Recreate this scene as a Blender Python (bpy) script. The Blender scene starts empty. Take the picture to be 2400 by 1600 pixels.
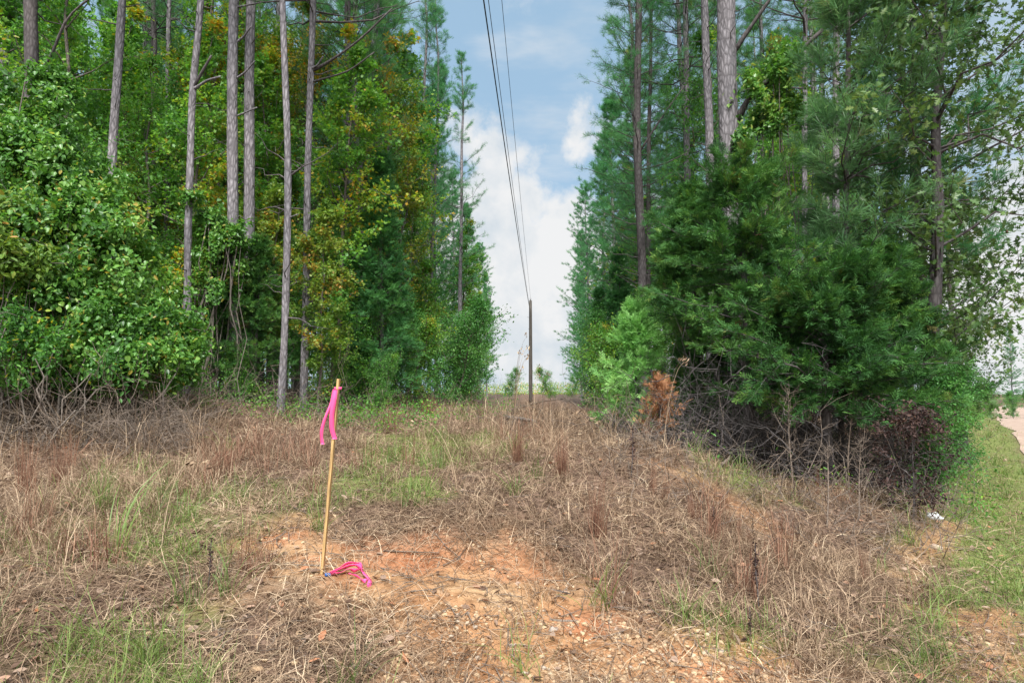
import bpy, math, random
import numpy as np
from mathutils import Vector, Matrix

random.seed(11)
RS = np.random.default_rng(11)
SC = bpy.context.scene
COL = SC.collection

# ------------------------------------------------------------------ camera geometry
F, CX, CY, YH = 1568.0, 1176.0, 784.0, 897.0
EYE = 1.6
PITCH = math.atan((YH - CY) / F)
cP, sP = math.cos(PITCH), math.sin(PITCH)

def pt(px, py, Y):
    """world point seen at picture position px,py standing at distance Y ahead"""
    a, b = (px - CX) / F, (CY - py) / F
    d = np.array([a, cP - b * sP, sP + b * cP])
    return np.array([0, 0, EYE]) + d * (Y / d[1])

def raydir(px, py):
    a, b = (px - CX) / F, (CY - py) / F
    d = np.array([a, cP - b * sP, sP + b * cP])
    return d / np.linalg.norm(d)

# ------------------------------------------------------------------ numpy noise
_perm = np.random.default_rng(3).random((256, 256))
def vnoise(x, y):
    xi, yi = np.floor(x).astype(int), np.floor(y).astype(int)
    fx, fy = x - xi, y - yi
    fx, fy = fx * fx * (3 - 2 * fx), fy * fy * (3 - 2 * fy)
    g = lambda i, j: _perm[i & 255, j & 255]
    return (g(xi, yi) * (1 - fx) + g(xi + 1, yi) * fx) * (1 - fy) + (g(xi, yi + 1) * (1 - fx) + g(xi + 1, yi + 1) * fx) * fy
def fbm(x, y, o=4):
    s, a, t = 0, .5, 0
    for k in range(o):
        s = s + a * vnoise(x * 2 ** k + 17 * k, y * 2 ** k + 31 * k); t += a; a *= .5
    return s / t
def smooth(a, b, x):
    t = np.clip((x - a) / (b - a), 0, 1)
    return t * t * (3 - 2 * t)

# ------------------------------------------------------------------ terrain
CTRL = [(0,1568,3.3),(600,1568,3.42),(1176,1568,3.58),(1700,1568,3.68),(2100,1568,3.74),(2352,1568,3.74),
 (740,1318,4.6),(200,1250,5.0),(0,1250,4.9),(450,1300,4.7),(1000,1270,4.85),(1180,1200,5.35),(900,1225,5.25),(1300,1400,4.45),(1600,1430,4.35),(1900,1400,4.6),
 (1750,1250,6.2),(2000,1230,6.5),(2150,1185,8.2),(2250,1300,6.1),(2250,1100,12),(2300,975,38),(2352,1050,16),(2150,1090,11),
 (300,1050,8),(0,1000,8.5),(650,1000,9.5),(640,942,12.0),(430,905,12),(0,900,12),(1000,1060,8.8),(1000,960,14),(1230,1000,11),
 (1240,956,24),(1240,944,34),(1450,1080,7.3),(1560,1052,7.8),(1400,1150,6.3),(1620,1075,8.0),(1480,960,14),(1700,1125,9.0),(1900,1120,8),(1900,1050,11),
 (2050,1150,8),(1600,960,16),(1300,1250,5.3),(1500,1200,5.8)]
_P = [pt(*c) for c in CTRL]
_P += [np.array(p, float) for p in [(-5,0,.05),(0,0,0),(5,0,0),(-3,2,.06),(3,2,0),(-2,-4,0),(4,-4,0),(-40,60,1.8),(-14,45,1.7),(0,50,.8),(3,60,.6),
      (18,45,.7),(32,45,-.4),(46,60,-.8),(-60,100,1.5),(0,100,.6),(60,100,-1.0),(0,300,.2),(-200,300,.5),(200,300,-1),(14,22,.55),(22,29.5,-.1),(-25,20,1.8),(12,15.5,.0)]]
_P = np.array(_P)
def _uv(x, y):
    yy = np.maximum(y, -4.5) + 6.0
    return np.stack([x / yy, np.log(yy) * .9], -1)
def _tk(r2):
    return np.where(r2 > 1e-12, r2 * np.log(np.maximum(r2, 1e-12)), 0)
_U = _uv(_P[:, 0], _P[:, 1]); _n = len(_U)
_K = _tk(((_U[:, None] - _U[None]) ** 2).sum(-1)) + np.eye(_n) * .004
_Q = np.hstack([np.ones((_n, 1)), _U])
_W = np.linalg.solve(np.block([[_K, _Q], [_Q.T, np.zeros((3, 3))]]), np.concatenate([_P[:, 2], np.zeros(3)]))
def H0(x, y):
    x, y = np.asarray(x, float), np.asarray(y, float)
    sh = x.shape; x = x.ravel(); y = y.ravel(); out = np.empty(len(x))
    for s in range(0, len(x), 20000):
        U = _uv(x[s:s + 20000], y[s:s + 20000])
        out[s:s + 20000] = _tk(((U[:, None] - _U[None]) ** 2).sum(-1)) @ _W[:_n] + _W[_n] + U @ _W[_n + 1:]
    return np.clip(out, -1.6, 2.3).reshape(sh)
def H(x, y):
    x, y = np.asarray(x, float), np.asarray(y, float)
    h = H0(x, y)
    b = (fbm(x * .9 + 5, y * .9, 4) - .5) * .16 + (fbm(x * 4, y * 4 + 9, 3) - .5) * .05
    road = smooth(-1.2, 0.4, road_s(x, y))
    h = h + b * (1 - .8 * road) * smooth(-2, 3, y)
    h = h + (fbm(x * 11 + 2, y * 11, 2) - .5) * .03 * smooth(9, 6, y) * smooth(1, 3, y)
    h = h + .17 * np.exp(-((x - .95) / 1.25) ** 2 - ((y - 7.9) / 1.5) ** 2)
    # scooped hollow of bare clay under the grass lip
    dx, dy = (x - HOL[0]) / .62, (y - HOL[1]) / .22
    h = h - .13 * np.exp(-(dx * dx + dy * dy))
    return h
# road: its left edge runs from the camera's right towards the right-hand crest
_RA, _RB = np.array([4.2, 2.0]), pt(2300, 975, 38)[:2]
_RA = pt(2400, 1138, 10.5)[:2]
_rd = (_RB - _RA) / np.linalg.norm(_RB - _RA); _rn = np.array([_rd[1], -_rd[0]])
def road_s(x, y):
    """signed distance to the left edge of the dirt road, positive on the road"""
    return (x - _RA[0]) * _rn[0] + (y - _RA[1]) * _rn[1]
HOL = pt(1010, 1275, 4.85)[:2]

def ground_at(px, py):
    """where the line of sight meets the ground"""
    d = raydir(px, py); o = np.array([0, 0, EYE])
    t = np.concatenate([np.arange(2.5, 20, .04), np.arange(20, 120, .4)])
    p = o + d * t[:, None]
    below = p[:, 2] < H(p[:, 0], p[:, 1])
    i = np.argmax(below) if below.any() else len(t) - 1
    return p[i]
def gz(x, y):
    return float(H(np.array([x]), np.array([y]))[0])

def poly_sd(poly, x, y):
    """signed distance to a ground polygon, positive inside"""
    p = np.asarray(poly); q = np.roll(p, -1, 0)
    d2 = np.full(x.shape, 1e9); ins = np.zeros(x.shape, bool)
    for a, b in zip(p, q):
        e = b - a
        t = np.clip(((x - a[0]) * e[0] + (y - a[1]) * e[1]) / (e @ e), 0, 1)
        d2 = np.minimum(d2, (x - a[0] - t * e[0]) ** 2 + (y - a[1] - t * e[1]) ** 2)
        c = ((a[1] > y) != (b[1] > y)) & (x < (b[0] - a[0]) * (y - a[1]) / (b[1] - a[1] + 1e-12) + a[0])
        ins ^= c
    return np.sqrt(d2) * np.where(ins, 1, -1)
def gpoly(pix):
    return np.array([ground_at(*p)[:2] for p in pix])
CLAY = [gpoly([(560,1250),(660,1212),(800,1228),(930,1232),(1060,1240),(1170,1195),(1250,1290),(1420,1390),(1620,1500),(1900,1552),(2020,1575),(2020,1640),(850,1640),(900,1500),(760,1420),(590,1330)]),
        gpoly([(1480,1060),(1560,1075),(1700,1150),(1800,1230),(1740,1225),(1600,1130)]),
        gpoly([(2150,1203),(2225,1210),(2185,1255),(2130,1320),(2110,1400),(2060,1420),(2050,1340),(2085,1270)]),
        gpoly([(2180,1390),(2300,1400),(2352,1440),(2380,1600),(2180,1640),(2150,1500)])]
GREEN = [(gpoly([(150,1150),(300,1090),(470,1110),(560,1180),(520,1260),(330,1290),(170,1240)]), .8),
         (gpoly([(850,1030),(900,1000),(1120,1000),(1150,1050),(1080,1080),(880,1060)]), .35),
         (gpoly([(760,1110),(900,1090),(1010,1100),(960,1150),(800,1150)]), .25),
         (gpoly([(1580,1040),(1680,1060),(1800,1120),(1760,1150),(1640,1100)]), .35),
         (gpoly([(1560,1440),(1660,1430),(1680,1490),(1590,1500)]), .2),
         (gpoly([(130,1480),(420,1450),(480,1568),(380,1640),(100,1640)]), .3)]
def masks(x, y):
    n = fbm(x * 1.7, y * 1.7, 4) - .5
    n2 = fbm(x * 6 + 40, y * 6, 3) - .5
    clay = np.zeros(x.shape)
    for k, pl in enumerate(CLAY):
        w = .35 if k == 0 else .18; amt = (1, .6, .75, .9)[k]
        clay = np.maximum(clay, amt * smooth(-w, w, poly_sd(pl, x, y) + n * 1.0 * w * 2 + n2 * .25))
    green = np.zeros(x.shape)
    for pl, w in GREEN:
        green = np.maximum(green, smooth(-w, w, poly_sd(pl, x, y) + n * 1.2))
    s = road_s(x, y)
    strip = smooth(-1.5, -.95, s + n * 1.1) * smooth(.25, -.25, s + n * .5) * smooth(1.5, 3.5, y)
    green = np.maximum(green, strip * (1 - .85 * clay))
    return clay, np.clip(green, 0, 1), strip, s

# ------------------------------------------------------------------ mesh building
def norm(v):
    return v / np.maximum(np.linalg.norm(v, axis=-1, keepdims=True), 1e-9)

class MB:
    def __init__(s):
        s.v, s.t, s.f, s.n = [], [], [], 0
    def add(s, v, faces, tint=0.5, mat=0):
        v = np.asarray(v, float).reshape(-1, 3)
        s.v.append(v); s.t.append(np.broadcast_to(np.asarray(tint, float), (len(v),)))
        for f in (faces if isinstance(faces, list) else [faces]):
            s.f.append((np.asarray(f, np.int64) + s.n, mat))
        s.n += len(v)
    def mesh(s, name, mats, flat=True):
        me = bpy.data.meshes.new(name)
        V = np.concatenate(s.v); T = np.concatenate(s.t)
        li = np.concatenate([f.ravel() for f, m in s.f])
        tot = np.concatenate([np.full(len(f), f.shape[1]) for f, m in s.f])
        mi = np.concatenate([np.full(len(f), m) for f, m in s.f])
        st = np.concatenate([[0], np.cumsum(tot)[:-1]])
        me.vertices.add(len(V)); me.vertices.foreach_set('co', V.ravel().astype(np.float32))
        me.loops.add(len(li)); me.loops.foreach_set('vertex_index', li.astype(np.int32))
        me.polygons.add(len(tot)); me.polygons.foreach_set('loop_start', st.astype(np.int32))
        for m in mats: me.materials.append(m)
        me.polygons.foreach_set('material_index', mi.astype(np.int32))
        me.polygons.foreach_set('use_smooth', np.full(len(tot), not flat))
        a = me.attributes.new('tint', 'FLOAT', 'POINT'); a.data.foreach_set('value', T.astype(np.float32))
        me.update(calc_edges=True)
        return me

def scatter(mb, T, C, A, N, S, tint, mat=0):
    """copies of a small template at C, its length along A, its face towards N, size S"""
    tv, tf = T
    n, K = len(C), len(tv)
    A = norm(A); B = norm(np.cross(N, A)); M = np.cross(A, B)
    S = np.broadcast_to(np.asarray(S, float), (n,))[:, None, None]
    V = C[:, None] + S * (tv[None, :, 0:1] * A[:, None] + tv[None, :, 1:2] * B[:, None] + tv[None, :, 2:3] * M[:, None])
    off = np.arange(n) * K
    fs = [(f[None] + off[:, None, None]).reshape(-1, f.shape[1]) for f in tf]
    mb.add(V, fs, np.repeat(np.broadcast_to(tint, (n,)), K), mat)

def tubes(mb, P, R, sides=5, tint=.5, mat=0, cap=False):
    """P (B,n,3) centre lines, R (B,n) radii"""
    P = np.asarray(P, float); R = np.asarray(R, float)
    if P.ndim == 2: P = P[None]; R = R[None]
    Bn, n = P.shape[:2]
    T = norm(np.gradient(P, axis=1))
    mean = norm(P[:, -1] - P[:, 0])
    ref = np.where(np.abs(mean[:, 2:3]) > .75, np.array([[1., .15, 0]]), np.array([[.1, 0, 1.]]))[:, None]
    X = norm(np.cross(np.broadcast_to(ref, T.shape), T)); Y = np.cross(T, X)
    a = np.arange(sides) * 2 * math.pi / sides
    ring = X[:, :, None] * np.cos(a)[None, None, :, None] + Y[:, :, None] * np.sin(a)[None, None, :, None]
    V = P[:, :, None] + ring * R[:, :, None, None]
    i = np.arange(n - 1)[:, None] * sides; j = np.arange(sides)[None]; j2 = (j + 1) % sides
    q = np.stack([i + j, i + j2, i + sides + j2, i + sides + j], -1).reshape(-1, 4)
    fs = [(q[None] + (np.arange(Bn) * n * sides)[:, None, None]).reshape(-1, 4)]
    if cap:
        e = (np.arange(sides) + (n - 1) * sides)[None]
        fs.append((e[None] + (np.arange(Bn) * n * sides)[:, None, None]).reshape(-1, sides))
        fs.append((np.arange(sides)[::-1][None][None] + (np.arange(Bn) * n * sides)[:, None, None]).reshape(-1, sides))
    t = np.repeat(np.broadcast_to(tint, (Bn,)), n * sides)
    mb.add(V, fs, t, mat)

def rough_trunk(mb, P, R, sides, rs, mat=0, amp=.06, tint=.5):
    """a trunk with slightly uneven girth, P (n,3)"""
    P = np.asarray(P, float)
    s = np.concatenate([[0], np.cumsum(np.linalg.norm(np.diff(P, axis=0), axis=1))])
    m = max(10, int(s[-1] / .35))
    t = np.linspace(0, s[-1], m)
    Q = np.stack([np.interp(t, s, P[:, k]) for k in range(3)], -1)
    for _ in range(3):
        Q[1:-1] = (Q[:-2] + 2 * Q[1:-1] + Q[2:]) / 4
    r = np.interp(t, s, R) * (1 + amp * rs.normal(size=m))
    tubes(mb, Q, r, sides, tint, mat)
    return Q

# leaf templates (length along x, width y, normal z)
LEAF = (np.array([(0,0,0),(.3,.24,.05),(.7,.2,.04),(1,0,-.06),(.7,-.2,.04),(.3,-.24,.05)]), [np.array([(0,1,2,3),(0,3,4,5)])])
HEART = (np.array([(.06,0,0),(0,.26,.05),(.32,.42,.08),(.72,.26,.02),(1,0,-.1),(.72,-.26,.02),(.32,-.42,.08),(0,-.26,.05)]), [np.array([(0,1,2,3,4),(0,4,5,6,7)])])
_oak = [(0,0),(.12,.05),(.22,.2),(.3,.07),(.45,.36),(.55,.09),(.72,.3),(.78,.07),(1,0)]
OAK = (np.array([(x, y, .15 * y) for x, y in _oak] + [(x, -y, .15 * y) for x, y in _oak[1:-1]]),
       [np.array([(0,1,2,3,4,5,6,7,8)]), np.array([(0,8,15,14,13,12,11,10,9)])])
_star = [(0,0),(.05,.3),(.3,.18),(.45,.52),(.55,.2),(1,0)]
STAR = (np.array([(x, y, .1 * y) for x, y in _star] + [(x, -y, .1 * y) for x, y in _star[1:-1]]),
        [np.array([(0,1,2,3,4,5)]), np.array([(0,5,9,8,7,6)])])
def tuft_template(n, rs, w=.022, spread=(.35, 1.25), back=.5):
    V, Fc = [], []
    for k in range(n):
        th = rs.uniform(*spread); ph = k * 2.4 + rs.uniform(-.4, .4)
        d = np.array([math.cos(th), math.sin(th) * math.cos(ph), math.sin(th) * math.sin(ph)])
        b = np.array([-rs.uniform(0, back), 0, 0]); s = norm(np.cross(d, rs.normal(size=3)))
        L = rs.uniform(.75, 1.1)
        V += [b - s * w * .5, b + s * w * .5, b + d * L * .6 + s * w * .5 - np.array([0, 0, .02]), b + d * L - np.array([0, 0, .08])]
        o = 4 * k; Fc.append((o, o + 1, o + 2, o + 3))
    return np.array(V), [np.array(Fc)]
def spray_template(rs, n=7, w=.07, droop=.12):
    """flat feathery conifer spray"""
    V, Fc = [], []
    def sprig(b, d, L, w):
        s = norm(np.cross(d, np.array([0, 0, 1.]) + rs.normal(size=3) * .35)); o = len(V)
        V.extend([b, b + d * L * .45 + s * w * .5, b + d * L, b + d * L * .45 - s * w * .5]); Fc.append((o, o + 1, o + 2, o + 3))
    sprig(np.zeros(3), np.array([1., 0, 0]), 1.0, w)
    for k in range(n):
        t = .1 + .75 * k / n
        sg = 1 if k % 2 else -1
        d = norm(np.array([.75, sg * .7, -droop + rs.normal() * .25]))
        b = np.array([t, 0, 0]); L = (.55 - .3 * t) * rs.uniform(.8, 1.2)
        sprig(b, d, L, w)
        m = b + d * L * .4
        sprig(m, norm(d + np.array([.7, -sg * .5, rs.normal() * .2])), L * .5, w * .8)
    return np.array(V), [np.array(Fc)]
TUFTS = [tuft_template(16, RS) for _ in range(5)]
TUFTS_FINE = [tuft_template(26, RS, .016) for _ in range(5)]
TUFTS_EDGE = [tuft_template(18, RS, .034, (.3, 1.05)) for _ in range(5)]
SPRAYS = [spray_template(RS) for _ in range(5)]
def mscatter(mb, Ts, C, A, N, S, tint, mat=0):
    S = np.broadcast_to(np.asarray(S, float), (len(C),)); tint = np.broadcast_to(tint, (len(C),)); N = np.broadcast_to(N, C.shape)
    for k, T in enumerate(Ts):
        i = slice(k, None, len(Ts))
        if len(C[i]): scatter(mb, T, C[i], A[i], N[i], S[i], tint[i], mat)

# ------------------------------------------------------------------ materials
def new_mat(name):
    m = bpy.data.materials.new(name); m.use_nodes = True
    nt = m.node_tree; nt.nodes.clear()
    out = nt.nodes.new('ShaderNodeOutputMaterial')
    return m, nt, out
def N(nt, kind, **kw):
    n = nt.nodes.new('ShaderNode' + kind)
    for k, v in kw.items():
        if k.startswith('_'): setattr(n, k[1:], v)
        else: n.inputs[k.replace('__', ' ')].default_value = v
    return n
def ramp(nt, fac, stops):
    r = nt.nodes.new('ShaderNodeValToRGB'); e = r.color_ramp.elements
    while len(e) < len(stops): e.new(.5)
    for x, (p, c) in zip(e, stops):
        x.position = p; x.color = (*c, 1)
    nt.links.new(fac, r.inputs[0]); return r
def leaf_mat(name, stops, trans=.35, rough=.5, spec=.3, hue=.02, obj=.12, patch=.0):
    m, nt, out = new_mat(name); L = nt.links.new
    at = N(nt, 'Attribute', _attribute_name='tint')
    oi = N(nt, 'ObjectInfo')
    ad = N(nt, 'Math', _operation='MULTIPLY_ADD'); L(oi.outputs['Random'], ad.inputs[0]); ad.inputs[1].default_value = obj; ad.inputs[2].default_value = -obj / 2
    s = N(nt, 'Math', _operation='ADD'); L(at.outputs['Fac'], s.inputs[0]); L(ad.outputs[0], s.inputs[1])
    r = ramp(nt, s.outputs[0], stops)
    p = N(nt, 'BsdfPrincipled', Roughness=rough); p.inputs['Specular IOR Level'].default_value = spec
    L(r.outputs[0], p.inputs['Base Color'])
    if trans > 0:
        t = N(nt, 'BsdfTranslucent')
        hs = N(nt, 'HueSaturation', Value=1.15, Saturation=1.1, Hue=.49); L(r.outputs[0], hs.inputs['Color']); L(hs.outputs[0], t.inputs['Color'])
        mx = N(nt, 'MixShader', Fac=trans); L(p.outputs[0], mx.inputs[1]); L(t.outputs[0], mx.inputs[2]); L(mx.outputs[0], out.inputs[0])
    else:
        L(p.outputs[0], out.inputs[0])
    return m
def bark_mat(name, c0, c1, c2, scale=9., stretch=.35, bump=.5):
    m, nt, out = new_mat(name); L = nt.links.new
    g = N(nt, 'NewGeometry'); mp = N(nt, 'Mapping'); mp.inputs['Scale'].default_value = (scale, scale, scale * stretch)
    oi = N(nt, 'ObjectInfo'); L(oi.outputs['Location'], mp.inputs['Location'])
    tc = N(nt, 'TexCoord'); L(tc.outputs['Object'], mp.inputs['Vector'])
    v = N(nt, 'TexVoronoi', Scale=2.2); v.feature = 'DISTANCE_TO_EDGE'; L(mp.outputs[0], v.inputs['Vector'])
    n = N(nt, 'TexNoise', Scale=1.4, Detail=6., Roughness=.65); L(mp.outputs[0], n.inputs['Vector'])
    n2 = N(nt, 'TexNoise', Scale=.18, Detail=3.); L(mp.outputs[0], n2.inputs['Vector'])
    r1 = ramp(nt, v.outputs['Distance'], [(0, c0), (.18, c1), (.5, c2)])
    r2 = ramp(nt, n.outputs['Fac'], [(.3, c1), (.7, c2)])
    mx = N(nt, 'Mix', _data_type='RGBA'); mx.inputs[0].default_value = .4; L(r1.outputs[0], mx.inputs[6]); L(r2.outputs[0], mx.inputs[7])
    r3 = ramp(nt, n2.outputs['Fac'], [(.3, (.6, .6, .6)), (.7, (1.15, 1.1, 1.05))])
    mu = N(nt, 'Mix', _data_type='RGBA', _blend_type='MULTIPLY'); mu.inputs[0].default_value = 1; L(mx.outputs[2], mu.inputs[6]); L(r3.outputs[0], mu.inputs[7])
    p = N(nt, 'BsdfPrincipled', Roughness=.9); p.inputs['Specular IOR Level'].default_value = .15; L(mu.outputs[2], p.inputs['Base Color'])
    ad = N(nt, 'Math', _operation='MULTIPLY_ADD'); L(r1.outputs[0], ad.inputs[0]); ad.inputs[1].default_value = 2.; L(n.outputs['Fac'], ad.inputs[2])
    b = N(nt, 'Bump', Strength=bump, Distance=.02); L(ad.outputs[0], b.inputs['Height']); L(b.outputs[0], p.inputs['Normal'])
    L(p.outputs[0], out.inputs[0]); return m
def plain_mat(name, c, rough=.6, spec=.3, noise=.15, scale=20., metallic=0, trans=0, stretch=(1, 1, 1)):
    m, nt, out = new_mat(name); L = nt.links.new
    tc = N(nt, 'TexCoord'); mp = N(nt, 'Mapping'); mp.inputs['Scale'].default_value = stretch; L(tc.outputs['Object'], mp.inputs[0])
    n = N(nt, 'TexNoise', Scale=scale, Detail=5.); L(mp.outputs[0], n.inputs['Vector'])
    lo = tuple(x * (1 - noise) for x in c); hi = tuple(min(1, x * (1 + noise)) for x in c)
    r = ramp(nt, n.outputs['Fac'], [(.3, lo), (.7, hi)])
    p = N(nt, 'BsdfPrincipled', Roughness=rough, Metallic=metallic); p.inputs['Specular IOR Level'].default_value = spec
    L(r.outputs[0], p.inputs['Base Color'])
    b = N(nt, 'Bump', Strength=.2, Distance=.004); L(n.outputs['Fac'], b.inputs['Height']); L(b.outputs[0], p.inputs['Normal'])
    if trans:
        t = N(nt, 'BsdfTranslucent'); L(r.outputs[0], t.inputs['Color'])
        mx = N(nt, 'MixShader', Fac=trans); L(p.outputs[0], mx.inputs[1]); L(t.outputs[0], mx.inputs[2]); L(mx.outputs[0], out.inputs[0])
    else: L(p.outputs[0], out.inputs[0])
    return m

M = {}
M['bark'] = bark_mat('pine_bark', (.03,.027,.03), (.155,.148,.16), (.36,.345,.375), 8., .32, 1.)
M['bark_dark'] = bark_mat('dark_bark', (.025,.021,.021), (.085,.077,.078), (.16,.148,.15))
M['bark_oak'] = bark_mat('gum_bark', (.05,.045,.04), (.15,.13,.115), (.24,.215,.19), 14.)
M['twig'] = bark_mat('dead_twig', (.06,.048,.04), (.18,.145,.12), (.28,.235,.195), 20.)
M['needle'] = leaf_mat('pine_needle', [(0, (0.0385, 0.1239, 0.044)), (0.4, (0.0825, 0.236, 0.0715)), (0.75, (0.1375, 0.3304, 0.088)), (0.93, (0.22, 0.3304, 0.0715)), (1, (0.33, 0.236, 0.0715))], .42, .45, .3)
M['needle_far'] = leaf_mat('pine_needle_blue', [(0, (0.0473, 0.154, 0.063)), (0.5, (0.0893, 0.275, 0.0998)), (1, (0.147, 0.385, 0.126))], .42, .45, .3)
M['needle_olive'] = leaf_mat('long_pine_needle', [(0, (0.051, 0.135, 0.0495)), (0.5, (0.1105, 0.243, 0.088)), (0.85, (0.17, 0.2862, 0.099)), (1, (0.272, 0.2484, 0.1045))], .4, .4, .35)
M['cedar'] = leaf_mat('cedar_scale', [(0,(.022,.06,.02)),(.35,(.04,.125,.03)),(.7,(.085,.2,.042)),(.93,(.16,.27,.055)),(1,(.16,.11,.05))], .3, .6, .2)
M['cedar_bright'] = leaf_mat('cedar_light', [(0,(.03,.105,.035)),(.5,(.055,.18,.05)),(1,(.11,.28,.07))], .3, .6, .2)  # brighter green foliage colour of the narrow cedars
M['cypress'] = leaf_mat('fresh_conifer', [(0,(.12,.28,.08)),(.5,(.22,.48,.13)),(1,(.34,.58,.2))], .35, .55, .2)
M['rust'] = leaf_mat('rust_conifer', [(0,(.2,.09,.045)),(.5,(.4,.2,.1)),(1,(.55,.33,.19))], .25, .7, .1)
M['vine'] = leaf_mat('vine_leaf', [(0,(.035,.1,.022)),(.4,(.085,.225,.04)),(.75,(.16,.33,.06)),(.92,(.26,.4,.08)),(1,(.38,.3,.06))], .42, .38, .45)
M['gum'] = leaf_mat('gum_leaf', [(0, (0.0486, 0.145, 0.0315)), (0.4, (0.1026, 0.2784, 0.0473)), (0.7, (0.1944, 0.3828, 0.0578)), (0.88, (0.3564, 0.4292, 0.0525)), (1, (0.5184, 0.3248, 0.0473))], .48, .45, .35, obj=.3)
M['teal'] = leaf_mat('bush_leaf', [(0,(.045,.15,.04)),(.5,(.105,.29,.065)),(1,(.2,.4,.09))], .45, .42, .4)
M['lime'] = leaf_mat('maple_leaf', [(0,(.07,.16,.03)),(.5,(.15,.26,.04)),(.85,(.25,.3,.05)),(1,(.4,.22,.04))], .45, .45, .35)
M['autumn'] = leaf_mat('autumn_leaf', [(0, (0.072, 0.176, 0.03)), (0.35, (0.153, 0.242, 0.03)), (0.6, (0.324, 0.297, 0.035)), (0.85, (0.45, 0.264, 0.035)), (1, (0.378, 0.132, 0.03))], .42, .5, .3)
M['oak'] = leaf_mat('oak_leaf', [(0, (0.0352, 0.0784, 0.0242)), (0.5, (0.0748, 0.1456, 0.0385)), (0.85, (0.132, 0.2016, 0.0495)), (1, (0.2112, 0.2128, 0.055))], .34, .42, .35)
M['dead'] = leaf_mat('dead_leaf', [(0,(.025,.015,.014)),(.6,(.06,.035,.03)),(1,(.12,.07,.05))], .1, .7, .2)
M['straw'] = leaf_mat('dry_straw', [(0,(.078,.05,.032)),(.35,(.205,.138,.09)),(.7,(.41,.297,.195)),(1,(.68,.55,.38))], .2, .65, .2)
M['straw_red'] = leaf_mat('broomsedge', [(0,(.09,.042,.03)),(.5,(.2,.1,.065)),(1,(.38,.23,.15))], .2, .7, .15)
M['grass'] = leaf_mat('grass_blade', [(0,(.07,.11,.035)),(.5,(.145,.225,.05)),(.85,(.24,.30,.085)),(1,(.42,.36,.2))], .35, .5, .3)
M['litter'] = leaf_mat('fallen_leaf', [(0,(.08,.045,.03)),(.5,(.2,.13,.09)),(.85,(.34,.25,.19)),(1,(.36,.14,.06))], .1, .7, .2)
M['stone'] = leaf_mat('pebble', [(0,(.19,.11,.063)),(.5,(.34,.22,.128)),(.85,(.46,.335,.205)),(1,(.28,.25,.23))], 0, .85, .2)
M['lath'] = plain_mat('pale_lath', (.41,.265,.115), .8, .15, .42, 16., stretch=(7, 7, .5))
M['pink'] = plain_mat('pink_tape', (.95,.12,.34), .4, .35, .06, 8., trans=.25)
M['blue'] = plain_mat('blue_cap', (.02,.12,.42), .4, .5, .05)
M['white'] = plain_mat('white_plastic', (.48,.49,.5), .35, .5, .06)
M['pole'] = plain_mat('old_pole_wood', (.085,.075,.066), .9, .15, .35, 9., stretch=(3, 3, .25))
M['metal'] = plain_mat('dull_metal', (.3,.3,.31), .5, .5, .1, metallic=.6)
M['wire'] = plain_mat('wire_aluminium', (.05,.055,.065), .6, .3, .1)
M['cone'] = plain_mat('pine_cone', (.1,.06,.04), .8, .2, .3, 60.)

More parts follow.
